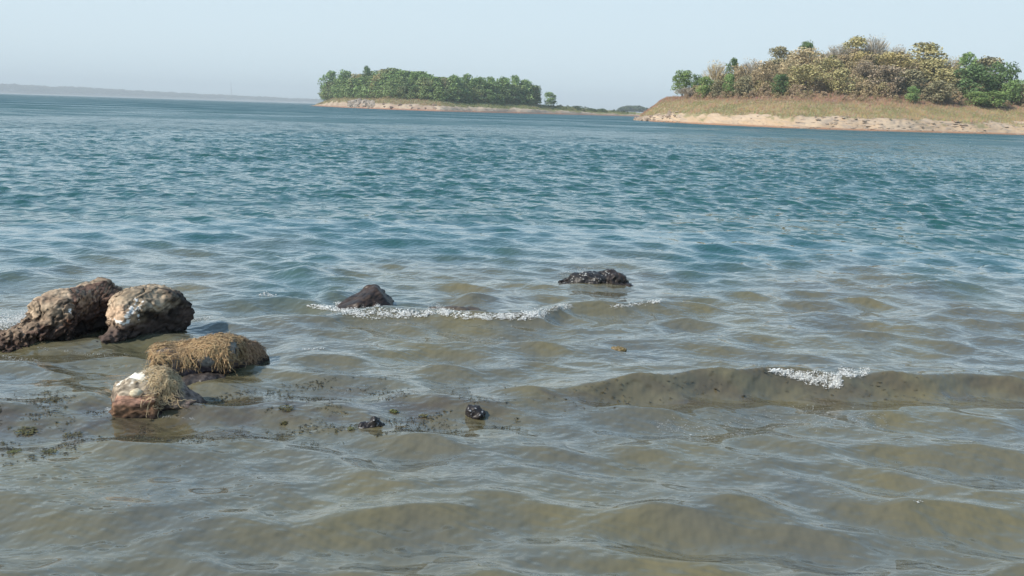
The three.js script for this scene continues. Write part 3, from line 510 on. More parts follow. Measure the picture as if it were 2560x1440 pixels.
function rock(o) {
  if (o.crack) { const [s, q, dp] = o.crack, r0 = o.rough, t0 = o.tint; o.rough = (x, y, z) => r0(x, y, z) + dp * crack(x, y, z, s, q); o.tint = (x, y, z, ...n) => { const k = 1 - .72 * crack(x, y, z, s, q); return t0(x, y, z, ...n).map((c) => c * k); }; }
  if (o.sy || o.sz) { const sy = o.sy ?? 1, sz = o.sz ?? 1, b = o.base, t = o.tint; o.base = (x, y, z) => b(x, y / sy, z / sz); o.tint = (x, y, z, ...n) => t(x, y / sy, z / sz, ...n); }
  const field = (x, y, z) => { const d = o.base(x, y, z); return d > .09 || d < -.09 ? d : d + o.rough(x, y, z); };
  const g = surfaceNet(field, o.lo, o.hi, o.cell), p = g.attributes.position, nn = g.attributes.normal, col = new Float32Array(p.count * 3);
  for (let i = 0; i < p.count; i++) { const x = p.getX(i), y = p.getY(i), z = p.getZ(i); col.set(o.tint(x, y, z, nn.getX(i), nn.getY(i), nn.getZ(i)).map((c) => Math.max(.004, c)), i * 3); }
  g.setAttribute('color', new THREE.BufferAttribute(col, 3));
  const m = new THREE.Mesh(g, o.material ?? wetStone), at = onLevel(...o.at); m.position.copy(at); m.rotation.y = o.turn ?? -Math.atan2(at.x, -at.z);
  put(m, o.name ?? 'boulder'); tag(m, o.label, o.category ?? 'boulder', o.group);
  m.updateMatrixWorld(true); return { mesh: m, field, at };
}
const wet = (dry, damp, soak, y, n) => mix3(soak, mix3(damp, dry, smoothstep(y + n, .12, .24)), smoothstep(y + n * .6, .02, .10));

const boulderA = rock({
  at: [150, 840], sy: .89, crack: [3.1, 4.2, .016], lo: [-.62, -.14, -.5], hi: [.58, .52, .42], cell: .0085, label: 'left pitted brown boulder with a peak, leaning against the rounded streaked boulder',
  base: (x, y, z) => {
    let d = chisel(ell(x, y, z, .03, .13, -.04, .26, .25, .26, .3, .3), x, y, z, [.03, .13, -.04], [.26, .25, .26], 10, 21, .22, .014); d = smin(d, ell(x, y, z, .09, .26, -.06, .16, .11, .16, 0, .15), .05);
    d = smin(d, ell(x, y, z, -.26, .0, .04, .26, .11, .19, 0, .55), .06); d = smin(d, ell(x, y, z, -.42, -.03, .10, .15, .075, .13, 0, .2), .05);
    d = smin(d, ell(x, y, z, .26, .27, -.20, .17, .13, .13, 0, .25), .07); d = smin(d, ell(x, y, z, .32, .12, -.18, .24, .22, .15), .06); d = smin(d, ell(x, y, z, .325, .375, -.20, .055, .05, .06), .03);
    return smax(d, -ell(x, y, z, .255, .10, .20, .20, .42, .28, -.25, -.10), .016);
  },
  rough: (x, y, z) => { const u = x * .8 + y * .6, v = y * .8 - x * .6, low = 1 - smoothstep(y, .08, .34); return .016 * fbm(x * 5, y * 5, z * 5, 3) + (.010 + .012 * low) * fbm(u * 10, v * 24, z * 10, 3) + low * .034 * (1 - ridged(u * 13, v * 22, z * 13, 3)) * (x < .14 ? 1 : .2) + .010 * fbm(u * 40, v * 60, z * 40, 2); },
  tint: (x, y, z, nx, ny, nz) => {
    const u = x * .8 + y * .6, v = y * .8 - x * .6, pit = ridged(u * 13, v * 22, z * 13, 3), n = fbm(x * 7, y * 7, z * 7, 4), f = fbm(x * 34, y * 34, z * 34, 3), hollowShade = x > .07 && z > -.14 && nx < .4 ? smoothstep(x, .07, .11) : 0;
    let dry = mix3([.37, .285, .20], [.205, .145, .10], clamp(.5 + n * 1.1 + f * .6, 0, 1)); dry = mix3(dry, [.40, .27, .19], clamp(N(x * 5 + 3, y * 5, z * 5) * 2 - .4, 0, .5));
    dry = mix3(dry, mix3([.10, .055, .042], [.05, .034, .03], clamp(.5 + n * 2, 0, 1)), hollowShade * .9);  // shade inside the concave face, painted into the stone colour
    const damp = mix3([.14, .085, .062], [.07, .043, .033], clamp(.5 + f + n, 0, 1)), slope = y - .10 - .28 * clamp(x + .1, -1, .3);
    let c = wet(dry, mix3(damp, [.30, .12, .05], clamp(N(x * 9, y * 9, 4) * 3 - 1.3, 0, .6)), [.030, .022, .018], slope + .13, n * .10 + f * .03);
    if (z > -.05 && Math.hypot((x - .07) / .03, (y - .245) / .018) < .6 + f && f > .05) c = [.72, .70, .66];
    return c.map((k) => k * clamp(1 + f * .9, .4, 1.6) * clamp(1.15 - Math.max(0, pit - .55) * (y < .25 ? .75 : .35), .35, 1.15));
  },
});
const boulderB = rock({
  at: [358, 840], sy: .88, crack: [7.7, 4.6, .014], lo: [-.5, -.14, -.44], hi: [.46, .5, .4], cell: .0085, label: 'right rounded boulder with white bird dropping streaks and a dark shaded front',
  base: (x, y, z) => {
    let d = chisel(ell(x, y, z, .09, .16, -.06, .28, .265, .27, 0, -.1), x, y, z, [.09, .16, -.06], [.28, .265, .27], 11, 33, .2, .016); d = smin(d, ell(x, y, z, -.09, .20, -.01, .18, .205, .20), .09); d = smin(d, ell(x, y, z, .21, .12, -.05, .18, .20, .2), .05);
    d = smax(d, plane(x, y, z, .02, .22, .135, .62, -.42, .95), .03); d = smax(d, plane(x, y, z, -.20, .2, .08, -1, .30, .35), .04);
    d = smin(d, ell(x, y, z, -.20, .03, .10, .16, .075, .10, .35, .50), .05); return smin(d, ell(x, y, z, -.32, -.04, .15, .16, .055, .07, .3, .35), .05);
  },
  rough: (x, y, z) => .018 * fbm(x * 5 + 9, y * 5, z * 5, 3) + .012 * fbm(x * 12, y * 20, z * 12, 3) + .006 * (1 - ridged(x * 18, y * 26, z * 18, 2)) * smoothstep(.3 - y, .05, .2) + .010 * fbm(x * 38, y * 46, z * 38, 2),
  tint: (x, y, z, nx, ny, nz) => {
    const n = fbm(x * 6 + 4, y * 6, z * 6, 4), f = fbm(x * 32, y * 32, z * 32, 3);
    let dry = mix3([.39, .305, .215], [.225, .17, .115], clamp(.5 + n * 1.2 + f * .7, 0, 1)); dry = mix3(dry, [.47, .33, .225], clamp(1.5 - Math.hypot((x + .16) / .12, (y - .22) / .12) * 1.2 + n, 0, .85));
    const front = smoothstep(x * .62 - y * .30 + z * .95 - .068, -.11, .0) * smoothstep(.33 - y + n * .1, 0, .1) * smoothstep(x + n * .1, -.04, .06);  // mask for the shade painted on the lower right front
    dry = mix3(dry, [.017, .013, .012], front * .97); dry = mix3(dry, [.036, .027, .023], smoothstep(x + n * .15, .14, .28) * .92);  // front and right flank coloured near black to stand in for shadow
    let c = wet(dry, mix3([.115, .078, .064], [.062, .044, .037], clamp(.5 + n + f, 0, 1)), [.028, .021, .017], y + .03, n * .08 + f * .02);
    c = c.map((k) => k * clamp(1 + f * .9, .4, 1.5));
    // bird droppings that ran down the light left face
    const run = .04 * N(y * 9, 2, 1), a = x + .045 - (y - .33) * .42 + run, streak = Math.abs(a) < .014 * (1 + f * 1.6) && y > .17 && y < .36, b = x + .10 - (y - .2) * .9 + run, st2 = Math.abs(b) < .006 * (1 + f * 2) && y > .15 && y < .30, st3 = Math.abs(x - .0 + run - (y - .3) * .3) < .004 * (1 + 2 * f) && y > .18 && y < .34, pad = Math.hypot((x + .165) / .03, (y - .185) / .010) < .8 + f * 2;
    if (z > -.05 && (streak || st2 || st3 || pad) && f > -.10) c = [.80, .79, .76]; return c;
  },
});
const bald = [[-.06, .115, .08, .045], [-.36, .20, .1, .03], [.10, .185, .12, .036]];
const rockC = rock({
  at: [545, 924], sy: .80, lo: [-.5, -.12, -.34], hi: [.5, .36, .32], cell: .0075, label: 'dark blocky boulder half hidden under a mat of dry brown waterweed',
  base: (x, y, z) => {
    let d = box(x, y, z, -.16, .085, -.02, .235, .125, .17, .05, .1, .06); d = smin(d, ell(x, y, z, .02, .15, -.01, .17, .125, .17), .06); d = smin(d, box(x, y, z, -.34, .13, .0, .055, .075, .1, .03, 0, .1), .04);
    d = smin(d, ell(x, y, z, .24, .035, -.06, .19, .13, .17, 0, -.5), .05); d = smax(d, -ell(x, y, z, -.02, -.02, .20, .30, .065, .09), .03); return smax(d, plane(x, y, z, .12, .15, .1, .8, .1, .55), .03);
  },
  rough: (x, y, z) => .016 * fbm(x * 7, y * 7, z * 7 + 5, 3) + .008 * fbm(x * 22, y * 22, z * 22, 3),
  tint: (x, y, z, nx, ny, nz) => {
    const n = fbm(x * 9, y * 9, z * 9 + 2, 3), f = fbm(x * 40, y * 40, z * 40, 2); let c = mix3([.13, .10, .09], [.085, .068, .075], clamp(.5 + n * 1.5, 0, 1)); for (const b of bald.slice(0, 3)) c = mix3(c, [.25, .235, .21], clamp(1.8 - 1.4 * Math.hypot(x - b[0], y - b[1] / .8) / b[3] + n, 0, 1)); c = mix3(c, [.30, .28, .25], clamp((N(x * 6 + 2, y * 6, z * 6 + 1) * 2.5 - .2), 0, 1) * smoothstep(y, .10, .16));
    c = mix3([.03, .022, .02], c, smoothstep(y + n * .06, .01, .07)); return mix3(c, [.045, .033, .028], x > .13 ? .8 : 0).map((k) => k * (1 + f * .6));  // right side darkened in the colour, as its shaded side
  },
});
rock({
  at: [492, 952], lo: [-.2, -.08, -.14], hi: [.2, .1, .14], cell: .007, name: 'flat_rock', category: 'rock', label: 'low flat dark slab at the water line in front of the weed covered boulder', material: wetShine,
  base: (x, y, z) => smin(ell(x, y, z, .04, -.005, -.01, .13, .045, .08), ell(x, y, z, -.06, -.01, .01, .09, .032, .06), .03), rough: (x, y, z) => .01 * fbm(x * 12, y * 12, z * 12, 3) + .004 * N(x * 60, y * 60, z * 60),
  tint: (x, y, z) => { const f = fbm(x * 40, y * 40, z * 40, 2); return mix3([.07, .058, .052], [.035, .028, .026], clamp(.5 + f * 2, 0, 1)); },
});
const rockE = rock({
  at: [390, 1014], sy: .79, sz: .8, lo: [-.38, -.12, -.3], hi: [.36, .34, .28], cell: .0065, label: 'front boulder with a whitish top and a reddish brown lower face',
  base: (x, y, z) => {
    let d = chisel(box(x, y, z, -.02, .09, -.03, .20, .165, .17, .06, .15, -.04), x, y, z, [-.02, .08, -.03], [.25, .19, .21], 9, 52, .16, .012); d = smax(d, plane(x, y, z, .13, .16, .0, .85, .55, .1), .02); d = smax(d, plane(x, y, z, 0, .2, .09, -.15, .55, .8), .03); d = smax(d, plane(x, y, z, -.17, .19, 0, -.8, .6, .1), .03);
    d = smin(d, box(x, y, z, -.09, .035, .10, .115, .085, .085, .02, -.25, .10), .012); d = smin(d, ell(x, y, z, .16, .0, .03, .135, .09, .15, 0, -.7), .03); d = smin(d, ell(x, y, z, -.20, -.02, .06, .08, .05, .07, 0, .5), .03); return d;
  },
  rough: (x, y, z) => .012 * fbm(x * 8, y * 8 + 3, z * 8, 3) + .010 * fbm(x * 16, y * 34, z * 16, 3) + .003 * N(x * 90, y * 90, z * 90),
  tint: (x, y, z, nx, ny, nz) => {
    const n = fbm(x * 9, y * 9, z * 9, 3), f = fbm(x * 42, y * 42, z * 42, 2); let c = mix3([.21, .165, .125], [.12, .09, .07], clamp(.5 + n * 1.4 + f * .5, 0, 1));
    c = mix3(c, [.33, .27, .20], smoothstep(y + n * .05, .10, .17));  
    const red = x < .03 && z > .02 && y < .135 ? 1 : 0; c = mix3(c, mix3([.30, .165, .115], [.18, .10, .058], smoothstep(.11 - y + n * .06, 0, .04)), red * .9); if (x > .02 && x < .07 && y < .12) c = mix3(c, [.07, .052, .045], .7);
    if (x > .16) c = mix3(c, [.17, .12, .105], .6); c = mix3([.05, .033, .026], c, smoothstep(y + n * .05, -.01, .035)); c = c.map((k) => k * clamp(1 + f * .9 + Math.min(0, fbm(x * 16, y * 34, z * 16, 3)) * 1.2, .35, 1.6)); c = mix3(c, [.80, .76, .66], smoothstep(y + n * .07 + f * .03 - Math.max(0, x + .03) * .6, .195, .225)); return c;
  },
});
rock({
  at: [342, 1014], sy: .79, sz: .8, lo: [-.06, .06, .05], hi: [.06, .2, .2], cell: .004, name: 'pale_stone', category: 'stone', label: 'small pale stone lodged on the ledge of the front boulder',
  base: (x, y, z) => ell(x, y, z, 0, .146, .150, .036, .033, .030), rough: (x, y, z) => .005 * fbm(x * 30, y * 30, z * 30, 2), tint: (x, y, z) => { const f = N(x * 80, y * 80, z * 80); return mix3([.62, .55, .40], [.45, .36, .24], clamp(.5 + f, 0, 1)); },
});
rock({
  at: [925, 768], sy: .88, lo: [-.44, -.12, -.28], hi: [.42, .32, .28], cell: .0085, label: 'wet dark brown wedge shaped rock with foam at its foot', material: wetShine,
  base: (x, y, z) => { let d = ell(x, y, z, .02, .0, 0, .30, .26, .21); d = smax(d, plane(x, y, z, .045, .195, 0, -.52, .85, .18), .02); d = smax(d, plane(x, y, z, .06, .2, 0, .78, .62, .1), .03); d = smax(d, plane(x, y, z, .03, .15, .06, .25, .5, .9), .025); return smin(d, ell(x, y, z, -.17, -.02, .03, .14, .07, .1, 0, .4), .05); },
  rough: (x, y, z) => { const u = x * .86 + y * .5, v = y * .86 - x * .5; return .014 * fbm(x * 7, y * 7, z * 7, 3) + .010 * fbm(u * 8, v * 30, z * 14, 3) + .003 * N(x * 80, y * 80, z * 80); },
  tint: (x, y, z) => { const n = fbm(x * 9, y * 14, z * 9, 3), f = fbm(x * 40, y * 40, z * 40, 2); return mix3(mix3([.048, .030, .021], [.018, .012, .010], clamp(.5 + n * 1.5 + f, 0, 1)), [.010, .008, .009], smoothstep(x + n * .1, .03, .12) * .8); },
});
rock({
  at: [1135, 782], lo: [-.34, -.1, -.16], hi: [.36, .1, .16], cell: .0085, name: 'flat_rock', category: 'rock', label: 'low dark slab washed over by the foaming wave right of the wedge shaped rock', material: wetShine,
  base: (x, y, z) => smin(ell(x, y, z, -.02, .0, -.03, .22, .05, .09), ell(x, y, z, .17, -.01, -.04, .14, .032, .07), .04), rough: (x, y, z) => .012 * fbm(x * 11, y * 11, z * 11, 3),
  tint: (x, y, z) => mix3([.10, .075, .05], [.05, .036, .026], clamp(.5 + fbm(x * 20, y * 20, z * 20, 3) * 1.6, 0, 1)),
});
rock({
  at: [1497, 710], sy: .84, lo: [-.48, -.12, -.28], hi: [.46, .28, .28], cell: .0095, label: 'black knobbly wet rock standing alone farthest out in the muddy water', material: wetShine,
  base: (x, y, z) => { let d = ell(x, y, z, -.10, .0, 0, .24, .155, .17); d = smin(d, ell(x, y, z, .13, .02, -.01, .17, .165, .15, 0, -.2), .035); d = smin(d, ell(x, y, z, .0, .06, .07, .07, .08, .07), .03); d = smin(d, ell(x, y, z, .26, -.03, .03, .12, .07, .1), .04); return smin(d, ell(x, y, z, -.3, -.03, .03, .12, .06, .09), .04); },
  rough: (x, y, z) => .026 * fbm(x * 9, y * 9, z * 9 + 7, 3) + .013 * (1 - ridged(x * 20, y * 20, z * 20, 2)) + .004 * N(x * 70, y * 70, z * 70),
  tint: (x, y, z, nx, ny, nz) => { const f = fbm(x * 30, y * 30, z * 30, 3); let c = mix3([.030, .026, .025], [.010, .009, .009], clamp(.5 + f * 1.6, 0, 1)); if (x > .08) c = mix3(c, [.042, .029, .024], .5); const sp = N(x * 47, y * 61, z * 53) + .6 * N(x * 19 + 3, y * 23, z * 17); return sp > .52 && x < .14 ? [.40, .40, .38] : c; },
});
for (const [at, s, label] of [[[1188, 1032], 1, 'small black wet stone right of the weed patch, the taller of two'], [[926, 1062], .8, 'small black knobbly stone barely above the water amid floating weed']]) rock({
  at, lo: [-.13 , -.07, -.12], hi: [.13, .14, .12], cell: .0045, name: 'black_stone', category: 'stone', label, material: wetShine,
  base: (x, y, z) => s === 1 ? smin(ell(x, y, z, -.012, .0, 0, .046, .048, .038, 0, .35), ell(x, y, z, .03, -.005, .01, .034, .028, .034), .02) : smin(smin(ell(x, y, z, .025, .01, 0, .03, .038, .03), ell(x, y, z, -.03, -.002, .01, .045, .022, .03), .012), ell(x, y, z, .055, -.01, 0, .025, .025, .03), .01),
  rough: (x, y, z) => .012 * fbm(x * 22, y * 22, z * 22 + s * 3, 3), tint: (x, y, z) => { const f = N(x * 60, y * 60, z * 60 + s); return f > .42 ? [.3, .3, .31] : mix3([.03, .025, .024], [.012, .01, .011], clamp(.5 + f, 0, 1)); },
});

// ---------------------------------------------------------------- dry weed hanging on the boulders, weed afloat
function strands(host, n, pick, len, seed, colours, width = .0028, floor = .004, avoid = null) {
  const R = rng(seed), pos = [], idx = [], col = [], f = host.field, g = new V3(), e = .006;
  const grad = (p) => g.set(f(p.x + e, p.y, p.z) - f(p.x - e, p.y, p.z), f(p.x, p.y + e, p.z) - f(p.x, p.y - e, p.z), f(p.x, p.y, p.z + e) - f(p.x, p.y, p.z - e)).normalize();
  for (let i = 0, tries = 0; i < n && tries < n * 12; tries++) {
    const p = pick(R); if (!p) continue; let d = f(p.x, p.y, p.z);
    for (let k = 0; k < 12 && Math.abs(d) > .003; k++) { p.addScaledVector(grad(p), -d * .8); d = f(p.x, p.y, p.z); } if (Math.abs(d) > .006 || p.y < .02) continue; i++;
    const v = new V3(R() - .5, 0, R() - .5).normalize(), L = len * (.5 + R()), steps = 9, lift = .002 + .020 * R() * R(), c = mix3(colours[Math.floor(R() * colours.length)], colours[0], R() * .5), o0 = pos.length / 3, side = new V3();
    const low = Math.pow(R(), 1.5) < .12 ? -1 : R(); let q = p.clone();
    for (let k = 0; k <= steps; k++) {
      const nn = grad(q), dd = f(q.x, q.y, q.z), hang = nn.y < .25; if (dd < lift) q.addScaledVector(nn, lift - dd);
      side.crossVectors(v, nn).normalize().multiplyScalar(width * (1 - .6 * k / steps)); const dk = .75 + .4 * R();
      for (const s of [-1, 1]) { pos.push(q.x + s * side.x, q.y + s * side.y, q.z + s * side.z); col.push(c[0] * dk, c[1] * dk, c[2] * dk); }
      v.x += (R() - .5) * 1.5; v.z += (R() - .5) * 1.5; v.y += (hang ? -.55 : -.12) + (R() - .5) * .9; if (!hang) v.addScaledVector(nn, -v.dot(nn)); v.normalize(); if (!avoid || !avoid(q)) q.addScaledVector(v, L / steps); if (q.y < floor + .05 * low) { v.y = Math.abs(v.y) * .3; }
    }
    for (let k = 0; k < steps; k++) { const a = o0 + 2 * k; idx.push(a, a + 1, a + 2, a + 1, a + 3, a + 2); }
  }
  return geo(pos, idx, col);
}
const dryWeed = phys('dry_weed', [1, 1, 1], .85, { vertexColors: true, side: THREE.DoubleSide });
const straw = [[.40, .26, .13], [.27, .165, .075], [.50, .35, .19], [.15, .09, .045], [.34, .25, .125]];
{
  const w1 = new THREE.Mesh(strands(rockC, 3300, (R) => { const x = -.42 + .60 * R(), y = .095 + .20 * R() + .03 * x, z = -.2 + .42 * R(); if (x < -.2 && y < .15) return null; if (N(x * 9, y * 9, z * 9 + 3) < -.08) return null; for (const b of bald) if (Math.hypot(x - b[0], y - b[1]) < b[3] && z > -.02) return null; return new V3(x, y, z); }, .085, 61, straw, .0026, .075, (q) => q.z > 0 && bald.some((b) => Math.hypot(q.x - b[0], q.y - b[1]) < b[3] * .8)), dryWeed); w1.position.copy(rockC.mesh.position); w1.quaternion.copy(rockC.mesh.quaternion);
  put(w1, 'dry_weed'); tag(w1, 'shaggy mat of dry brown waterweed draped over the dark blocky boulder', 'waterweed', null, 'stuff');
  const w2 = new THREE.Mesh(strands(rockC, 700, (R) => new V3(.16 + .19 * R(), .07 + .13 * R(), -.2 + .26 * R()), .07, 62, [[.34, .20, .11], [.24, .14, .08], [.42, .27, .16]]), dryWeed); w2.position.copy(rockC.mesh.position); w2.quaternion.copy(rockC.mesh.quaternion);
  put(w2, 'dry_weed'); tag(w2, 'smaller reddish tuft of dry weed on the right shoulder of the blocky boulder', 'waterweed', null, 'stuff');
  const w3 = new THREE.Mesh(strands(rockE, 680, (R) => { const x = -.04 + .19 * R(), y = R() < .62 ? .16 + .09 * R() : .06 + .12 * R(); if (y < .16 && Math.abs(x - .04) > .035 && R() < .88) return null; if (N(x * 12, y * 12, 5) < -.1) return null; return new V3(x, y, -.08 + .28 * R()); }, .075, 63, [[.46, .35, .20], [.36, .26, .14], [.54, .42, .26], [.26, .18, .10]], .0022, .03), dryWeed); w3.position.copy(rockE.mesh.position); w3.quaternion.copy(rockE.mesh.quaternion);
  put(w3, 'dry_weed'); tag(w3, 'pale straw coloured weed trailing down the front boulder with the whitish top', 'waterweed', null, 'stuff');
}
const floatWeed = phys('floating_weed', [1, 1, 1], .6, { vertexColors: true, side: THREE.DoubleSide });
function sprig(R, x, y, z, s, c, pos, idx, col) {                          // a bent stem with small leaves, lying on the water
  const g = R() * 6.283, dx = Math.cos(g), dz = Math.sin(g) * .6, n = 4 + Math.floor(R() * 4);
  for (let k = 0; k < n; k++) {
    const t = k / n - .5, px = x + dx * t * s + (R() - .5) * s * .25, pz = z + dz * t * s + (R() - .5) * s * .25, py = y + .002 + s * .16 * R(), l = s * (.16 + .22 * R()), a = R() * 6.283, up = (R() - .25) * l * .9, o = pos.length / 3, w = l * (.25 + .2 * R());
    pos.push(px - Math.sin(a) * w, py, pz + Math.cos(a) * w, px + Math.sin(a) * w, py + .002, pz - Math.cos(a) * w, px + Math.cos(a) * l, py + up, pz + Math.sin(a) * l, px - Math.cos(a) * l * .7, py + .001, pz - Math.sin(a) * l * .7); idx.push(o, o + 1, o + 2, o, o + 3, o + 1);
    const d = .6 + .7 * R(); for (let q = 0; q < 4; q++) col.push(c[0] * d, c[1] * d, c[2] * d);
  }
}
{
  const R = rng(71), pos = [], idx = [], col = [];
  for (let i = 0; i < 12000; i++) {
    const px = -60 + 1360 * Math.pow(R(), 1.25), py = 945 + 225 * R(), p = onLevel(px, py); if (!inBed(p.x, p.z)) continue;
    const dn = 1.5 * fbm(p.x * 3.2, p.z * 5, 2, 3) + .5 * N(p.x * 14, p.z * 20, 1); if (dn < .06 + .34 * R()) continue;
    const y = heightOn(p.x, p.z); sprig(R, p.x, y, p.z, .010 + .026 * R() * R(), mix3([.028, .025, .016], [.085, .080, .025], R() * R()), pos, idx, col);
  }
  for (let i = 0; i < 240; i++) { const px = 1330 + 980 * R(), p = hit(px, table([[1340, 972], [1650, 935], [1900, 922], [2150, 926], [2300, 935]], px) + 75 * R()); if (N(p.x * 4, p.z * 9, 3) < -.1) continue; sprig(R, p.x, p.y - .001, p.z + .006, .010 + .026 * R() * R(), mix3([.035, .028, .018], [.085, .068, .035], R()), pos, idx, col); }
  const m = put(new THREE.Mesh(geo(pos, idx, col), floatWeed), 'floating_weed'); tag(m, 'dark bits of waterweed floating in the shallows round the front boulders', 'waterweed', null, 'stuff');
  for (const [px, py, w, n, c, label] of [
    [62, 1070, .12, 90, [.13, .125, .04], 'olive clump of floating weed near the left border, left of the front boulder'], [128, 1010, .11, 60, [.10, .085, .035], 'brownish weed riding the small wave at the left border'], [36, 1137, .07, 50, [.13, .14, .04], 'green clump of floating weed in the lower left corner of the weed patch'],
    [125, 1132, .08, 50, [.12, .12, .045], 'olive clump of weed below and left of the front boulder'], [985, 1026, .06, 50, [.17, .18, .045], 'yellow green weed clump between the two small black stones'], [715, 1030, .09, 60, [.12, .11, .035], 'olive weed clump right of the front boulder, below the blocky one'],
    [708, 1050, .04, 24, [.12, .11, .035], 'tiny olive weed clump midway between front boulder and low black stone'], [1060, 1035, .05, 30, [.13, .12, .04], 'small weed clump just left of the taller black stone'], [878, 1070, .04, 24, [.15, .16, .05], 'small light green weed tuft left of the low black stone'], [1000, 1068, .05, 24, [.11, .09, .05], 'brownish weed tuft just right of the low black stone'],
    [265, 1108, .09, 40, [.08, .07, .04], 'dark brown weed clump beneath the left side of the front boulder'], [180, 1078, .10, 50, [.11, .10, .04], 'straggling weed clump halfway between left border and front boulder'],
  ]) { const P = [], I = [], C = [], o = onLevel(px, py); for (let i = 0; i < n; i++) { const g = R() * 6.283, q = Math.sqrt(R()) * w / 2, x = o.x + Math.cos(g) * q, z = o.z + Math.sin(g) * q * .7; sprig(R, x - o.x, heightOn(x, z) + .002, z - o.z, .012 + .014 * R(), mix3(c, [.06, .05, .025], R() * .5), P, I, C); } const k = put(new THREE.Mesh(geo(P, I, C), floatWeed), 'weed_clump'); k.position.set(o.x, 0, o.z); tag(k, label, 'waterweed'); }
  const leaf = rock({ at: [1547, 874], lo: [-.09, -.03, -.07], hi: [.09, .06, .07], cell: .004, name: 'submerged_stone', category: 'stone', label: 'small ochre brown stone tip breaking the water above the breaking wave', material: wetShine, base: (x, y, z) => smin(ell(x, y, z, -.01, .0, 0, .045, .022, .03), ell(x, y, z, .03, -.006, 0, .03, .018, .025), .02), rough: (x, y, z) => .006 * fbm(x * 40, y * 40, z * 40, 2), tint: (x, y, z) => mix3([.20, .15, .065], [.12, .085, .04], clamp(.5 + N(x * 60, y * 60, z * 60), 0, 1)) });
  leaf.mesh.position.y = heightOn(leaf.at.x, leaf.at.z) + .008;
}

// ---------------------------------------------------------------- foam
const foamThin = phys('foam_thin', [.50, .52, .53], .6, { vertexColors: true }), foamMat = phys('foam', [.90, .91, .90], .6, { ior: 1.33, vertexColors: true, transmission: .12, thickness: 0 });
const bead = [new THREE.IcosahedronGeometry(1, 0)]; { const g = bead[0], n = g.attributes.normal, p = g.attributes.position; for (let i = 0; i < p.count; i++) n.setXYZ(i, p.getX(i), p.getY(i), p.getZ(i)); g.deleteAttribute('uv'); }
function hit(px, py) {                                                     // where a sight line first meets the waves
  const d = dirOf(px, py), t1 = -EYE / d.y * 1.1; let t = (.24 - EYE) / d.y, step = (t1 - t) / 26;
  for (let i = 0; i < 27; i++, t += step) { surface(d.x * t, d.z * t, .03); const lean = D.z; surface(d.x * t - D.x, d.z * t - lean, .03); if (EYE + d.y * t < D.y) break; }
  t -= step; for (let i = 0; i < 5; i++) { step /= 2; t += step; if (EYE + d.y * t < heightOn(d.x * t, d.z * t)) t -= step; }
  return new V3(d.x * t, EYE + d.y * t, d.z * t);
}
function foam(spots, n, seed, label, opts = {}) {                           // beads and flat lace along a run of sight-line points [x, y, spread across in pixels, height of the froth]
  const R = rng(seed), list = [], M = new THREE.Matrix4(), q = new THREE.Quaternion(), E = new THREE.Euler(), big = (opts.size ?? .010) * .37; n = Math.round(n * 1.3);
  for (let i = 0, tries = 0; i < n && tries < n * 8; tries++) {
    const t = R() * (spots.length - 1), k = Math.floor(t), u = t - k, a = spots[k], b = spots[k + 1], L = (j) => lerp(a[j], b[j], u), across = (R() + R() - 1) * L(2), px = L(0) + (R() - .5) * 8, py = L(1) + across, p = hit(px, py);
    if ((.6 * fbm(px * .03, py * .06, seed, 2) + .6 * fbm(px * .11, py * .2, seed, 2) + .7 * N(px * .33, py * .45, seed)) < (opts.lace ?? -.1) + .4 * (R() - .5)) continue; i++;
    for (let j = 0; j < 3; j++) {
      const rise = L(3) * Math.pow(R(), 2.2), s = big * (.25 + .9 * R() * R()) * (rise > .012 ? .6 : 1);
      list.push([p.x + (R() - .5) * .018, p.y + .002 + rise + s * .2, p.z + (R() - .5) * .018, s, s * (rise > .004 ? .9 : .4)]);
    }
  }
  const c = list[0] ?? [0, 0, 0], gs = list.map((f) => { const g = bead[0].clone(); q.setFromEuler(E.set(R() * 6, R() * 6, R() * 6)); g.applyMatrix4(M.compose(new V3(), q, new V3(f[3] * (.7 + .6 * R()), f[3], f[3]))); g.scale(1.6, f[4] / f[3], 1); g.translate(f[0] - c[0], f[1], f[2] - c[2]); const k = clamp(.62 + .42 * f[3] / big + .2 * (R() - .5), .5, 1); g.setAttribute('color', new THREE.BufferAttribute(new Float32Array(g.attributes.position.count * 3).fill(k), 3)); return g; });
  const m = new THREE.Mesh(mergeGeometries(gs), opts.thin ? foamThin : foamMat); m.position.set(c[0], 0, c[2]); put(m, 'foam'); return tag(m, label, 'foam', null, 'stuff');
}
foam([[1925, 928, 4, .008], [1970, 936, 10, .014], [2020, 946, 18, .022], [2060, 952, 22, .03], [2090, 956, 20, .03], [2100, 954, 14, .02]], 1500, 81, 'white foam spilling down the front of the breaking wave', { size: .012, lace: -.02 });
foam([[2096, 930, 12, .008], [2120, 936, 15, .01], [2150, 936, 14, .01], [2172, 926, 6, .006]], 300, 82, 'thin foam streaks on the right side of the breaking wave', { size: .008, lace: .0 });
foam([[838, 760, 4, .02], [870, 764, 6, .03], [905, 765, 6, .03], [935, 760, 6, .05], [945, 765, 5, .02]], 520, 83, 'white froth at the foot of the wedge shaped rock', { size: .011, lace: -.4 });
foam([[770, 765, 5, .005], [830, 772, 8, .01], [900, 784, 14, .018], [950, 787, 16, .02], [1000, 785, 14, .016], [1060, 786, 10, .02], [1090, 775, 10, .05], [1120, 785, 12, .02], [1180, 793, 10, .012], [1250, 793, 9, .01], [1310, 792, 12, .016], [1365, 782, 14, .022]], 2300, 84, 'long line of white foam along the crest in front of the wedge shaped rock', { level: .05, size: .0115, lace: .0 });
foam([[1370, 780, 8, .01], [1400, 768, 10, .008], [1428, 766, 8, .006]], 150, 85, 'loose foam flecks at the right end of the long foam line', { level: .04, size: .008 });
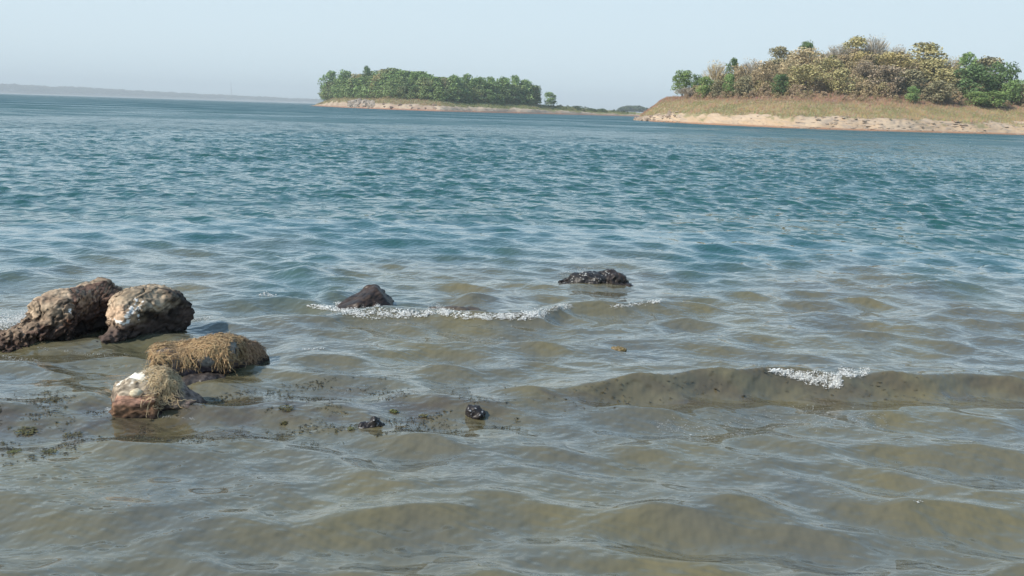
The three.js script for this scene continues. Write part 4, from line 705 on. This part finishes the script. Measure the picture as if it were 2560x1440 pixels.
foam([[1530, 768, 5, .005], [1580, 762, 6, .01], [1630, 757, 6, .01], [1652, 752, 4, .006]], 200, 86, 'short strip of foam on the crest right of the long foam line', { level: .04, size: .009 });
foam([[-60, 835, 16, .05], [0, 815, 22, .08], [40, 805, 18, .07], [75, 790, 10, .05]], 700, 87, 'splash of white foam behind the left end of the pitted boulder', { size: .012, lace: -.35 });
foam([[648, 738, 3, .006], [668, 736, 6, .02], [690, 742, 5, .008]], 60, 88, 'small white fleck on the wavelet right of the rounded boulder', { size: .010, lace: -.5 });
foam([[760, 874, 1, .003], [780, 873, 2, .004], [808, 872, 2, .004]], 24, 89, 'two white flecks on the wavelet right of the weed covered boulder', { level: .04, size: .009, lace: -.6 });
foam([[1640, 1062, 34, .001], [1760, 1075, 34, .001], [1880, 1062, 36, .001], [2000, 1045, 36, .001], [2110, 1052, 34, .001], [2220, 1060, 34, .001]], 520, 90, 'scattered foam flecks drifting on the smooth water in front of the breaking wave', { size: .0055, lace: .16, thin: true });
foam([[90, 868, 4, .003], [200, 885, 6, .002], [300, 890, 6, .002], [400, 878, 5, .002]], 80, 91, 'thin foam trail on the shaded water in front of the two big boulders', { size: .006, lace: .1, thin: true });
foam([[10, 892, 6, .002], [50, 900, 8, .002], [100, 905, 8, .002]], 50, 92, 'faint foam streaks at the left border below the pitted boulder', { size: .006, thin: true });
foam([[265, 1022, 4, .002], [290, 1030, 6, .01], [320, 1034, 3, .006], [400, 1042, 3, .003], [500, 1050, 3, .003]], 130, 93, 'small bubbles along the waterline of the front boulder', { size: .0045, lace: -.1 });
foam([[1395, 690, 8, .004], [1430, 676, 8, .004], [1490, 668, 4, .004]], 60, 94, 'fine white flecks behind the black knobbly rock', { size: .008, lace: -.1 });
foam([[480, 800, 6, .004], [510, 794, 8, .006], [530, 798, 6, .004]], 60, 95, 'little foam swirl at the right end of the rounded boulder', { size: .007, lace: -.2 });
foam([[2285, 1256, 2, .002], [2298, 1254, 3, .004], [2305, 1255, 2, .002]], 7, 96, 'single bubble cluster on the crest in the lower right of the view', { level: .03, size: .006, lace: -.8 });

renderer.render(scene, camera);
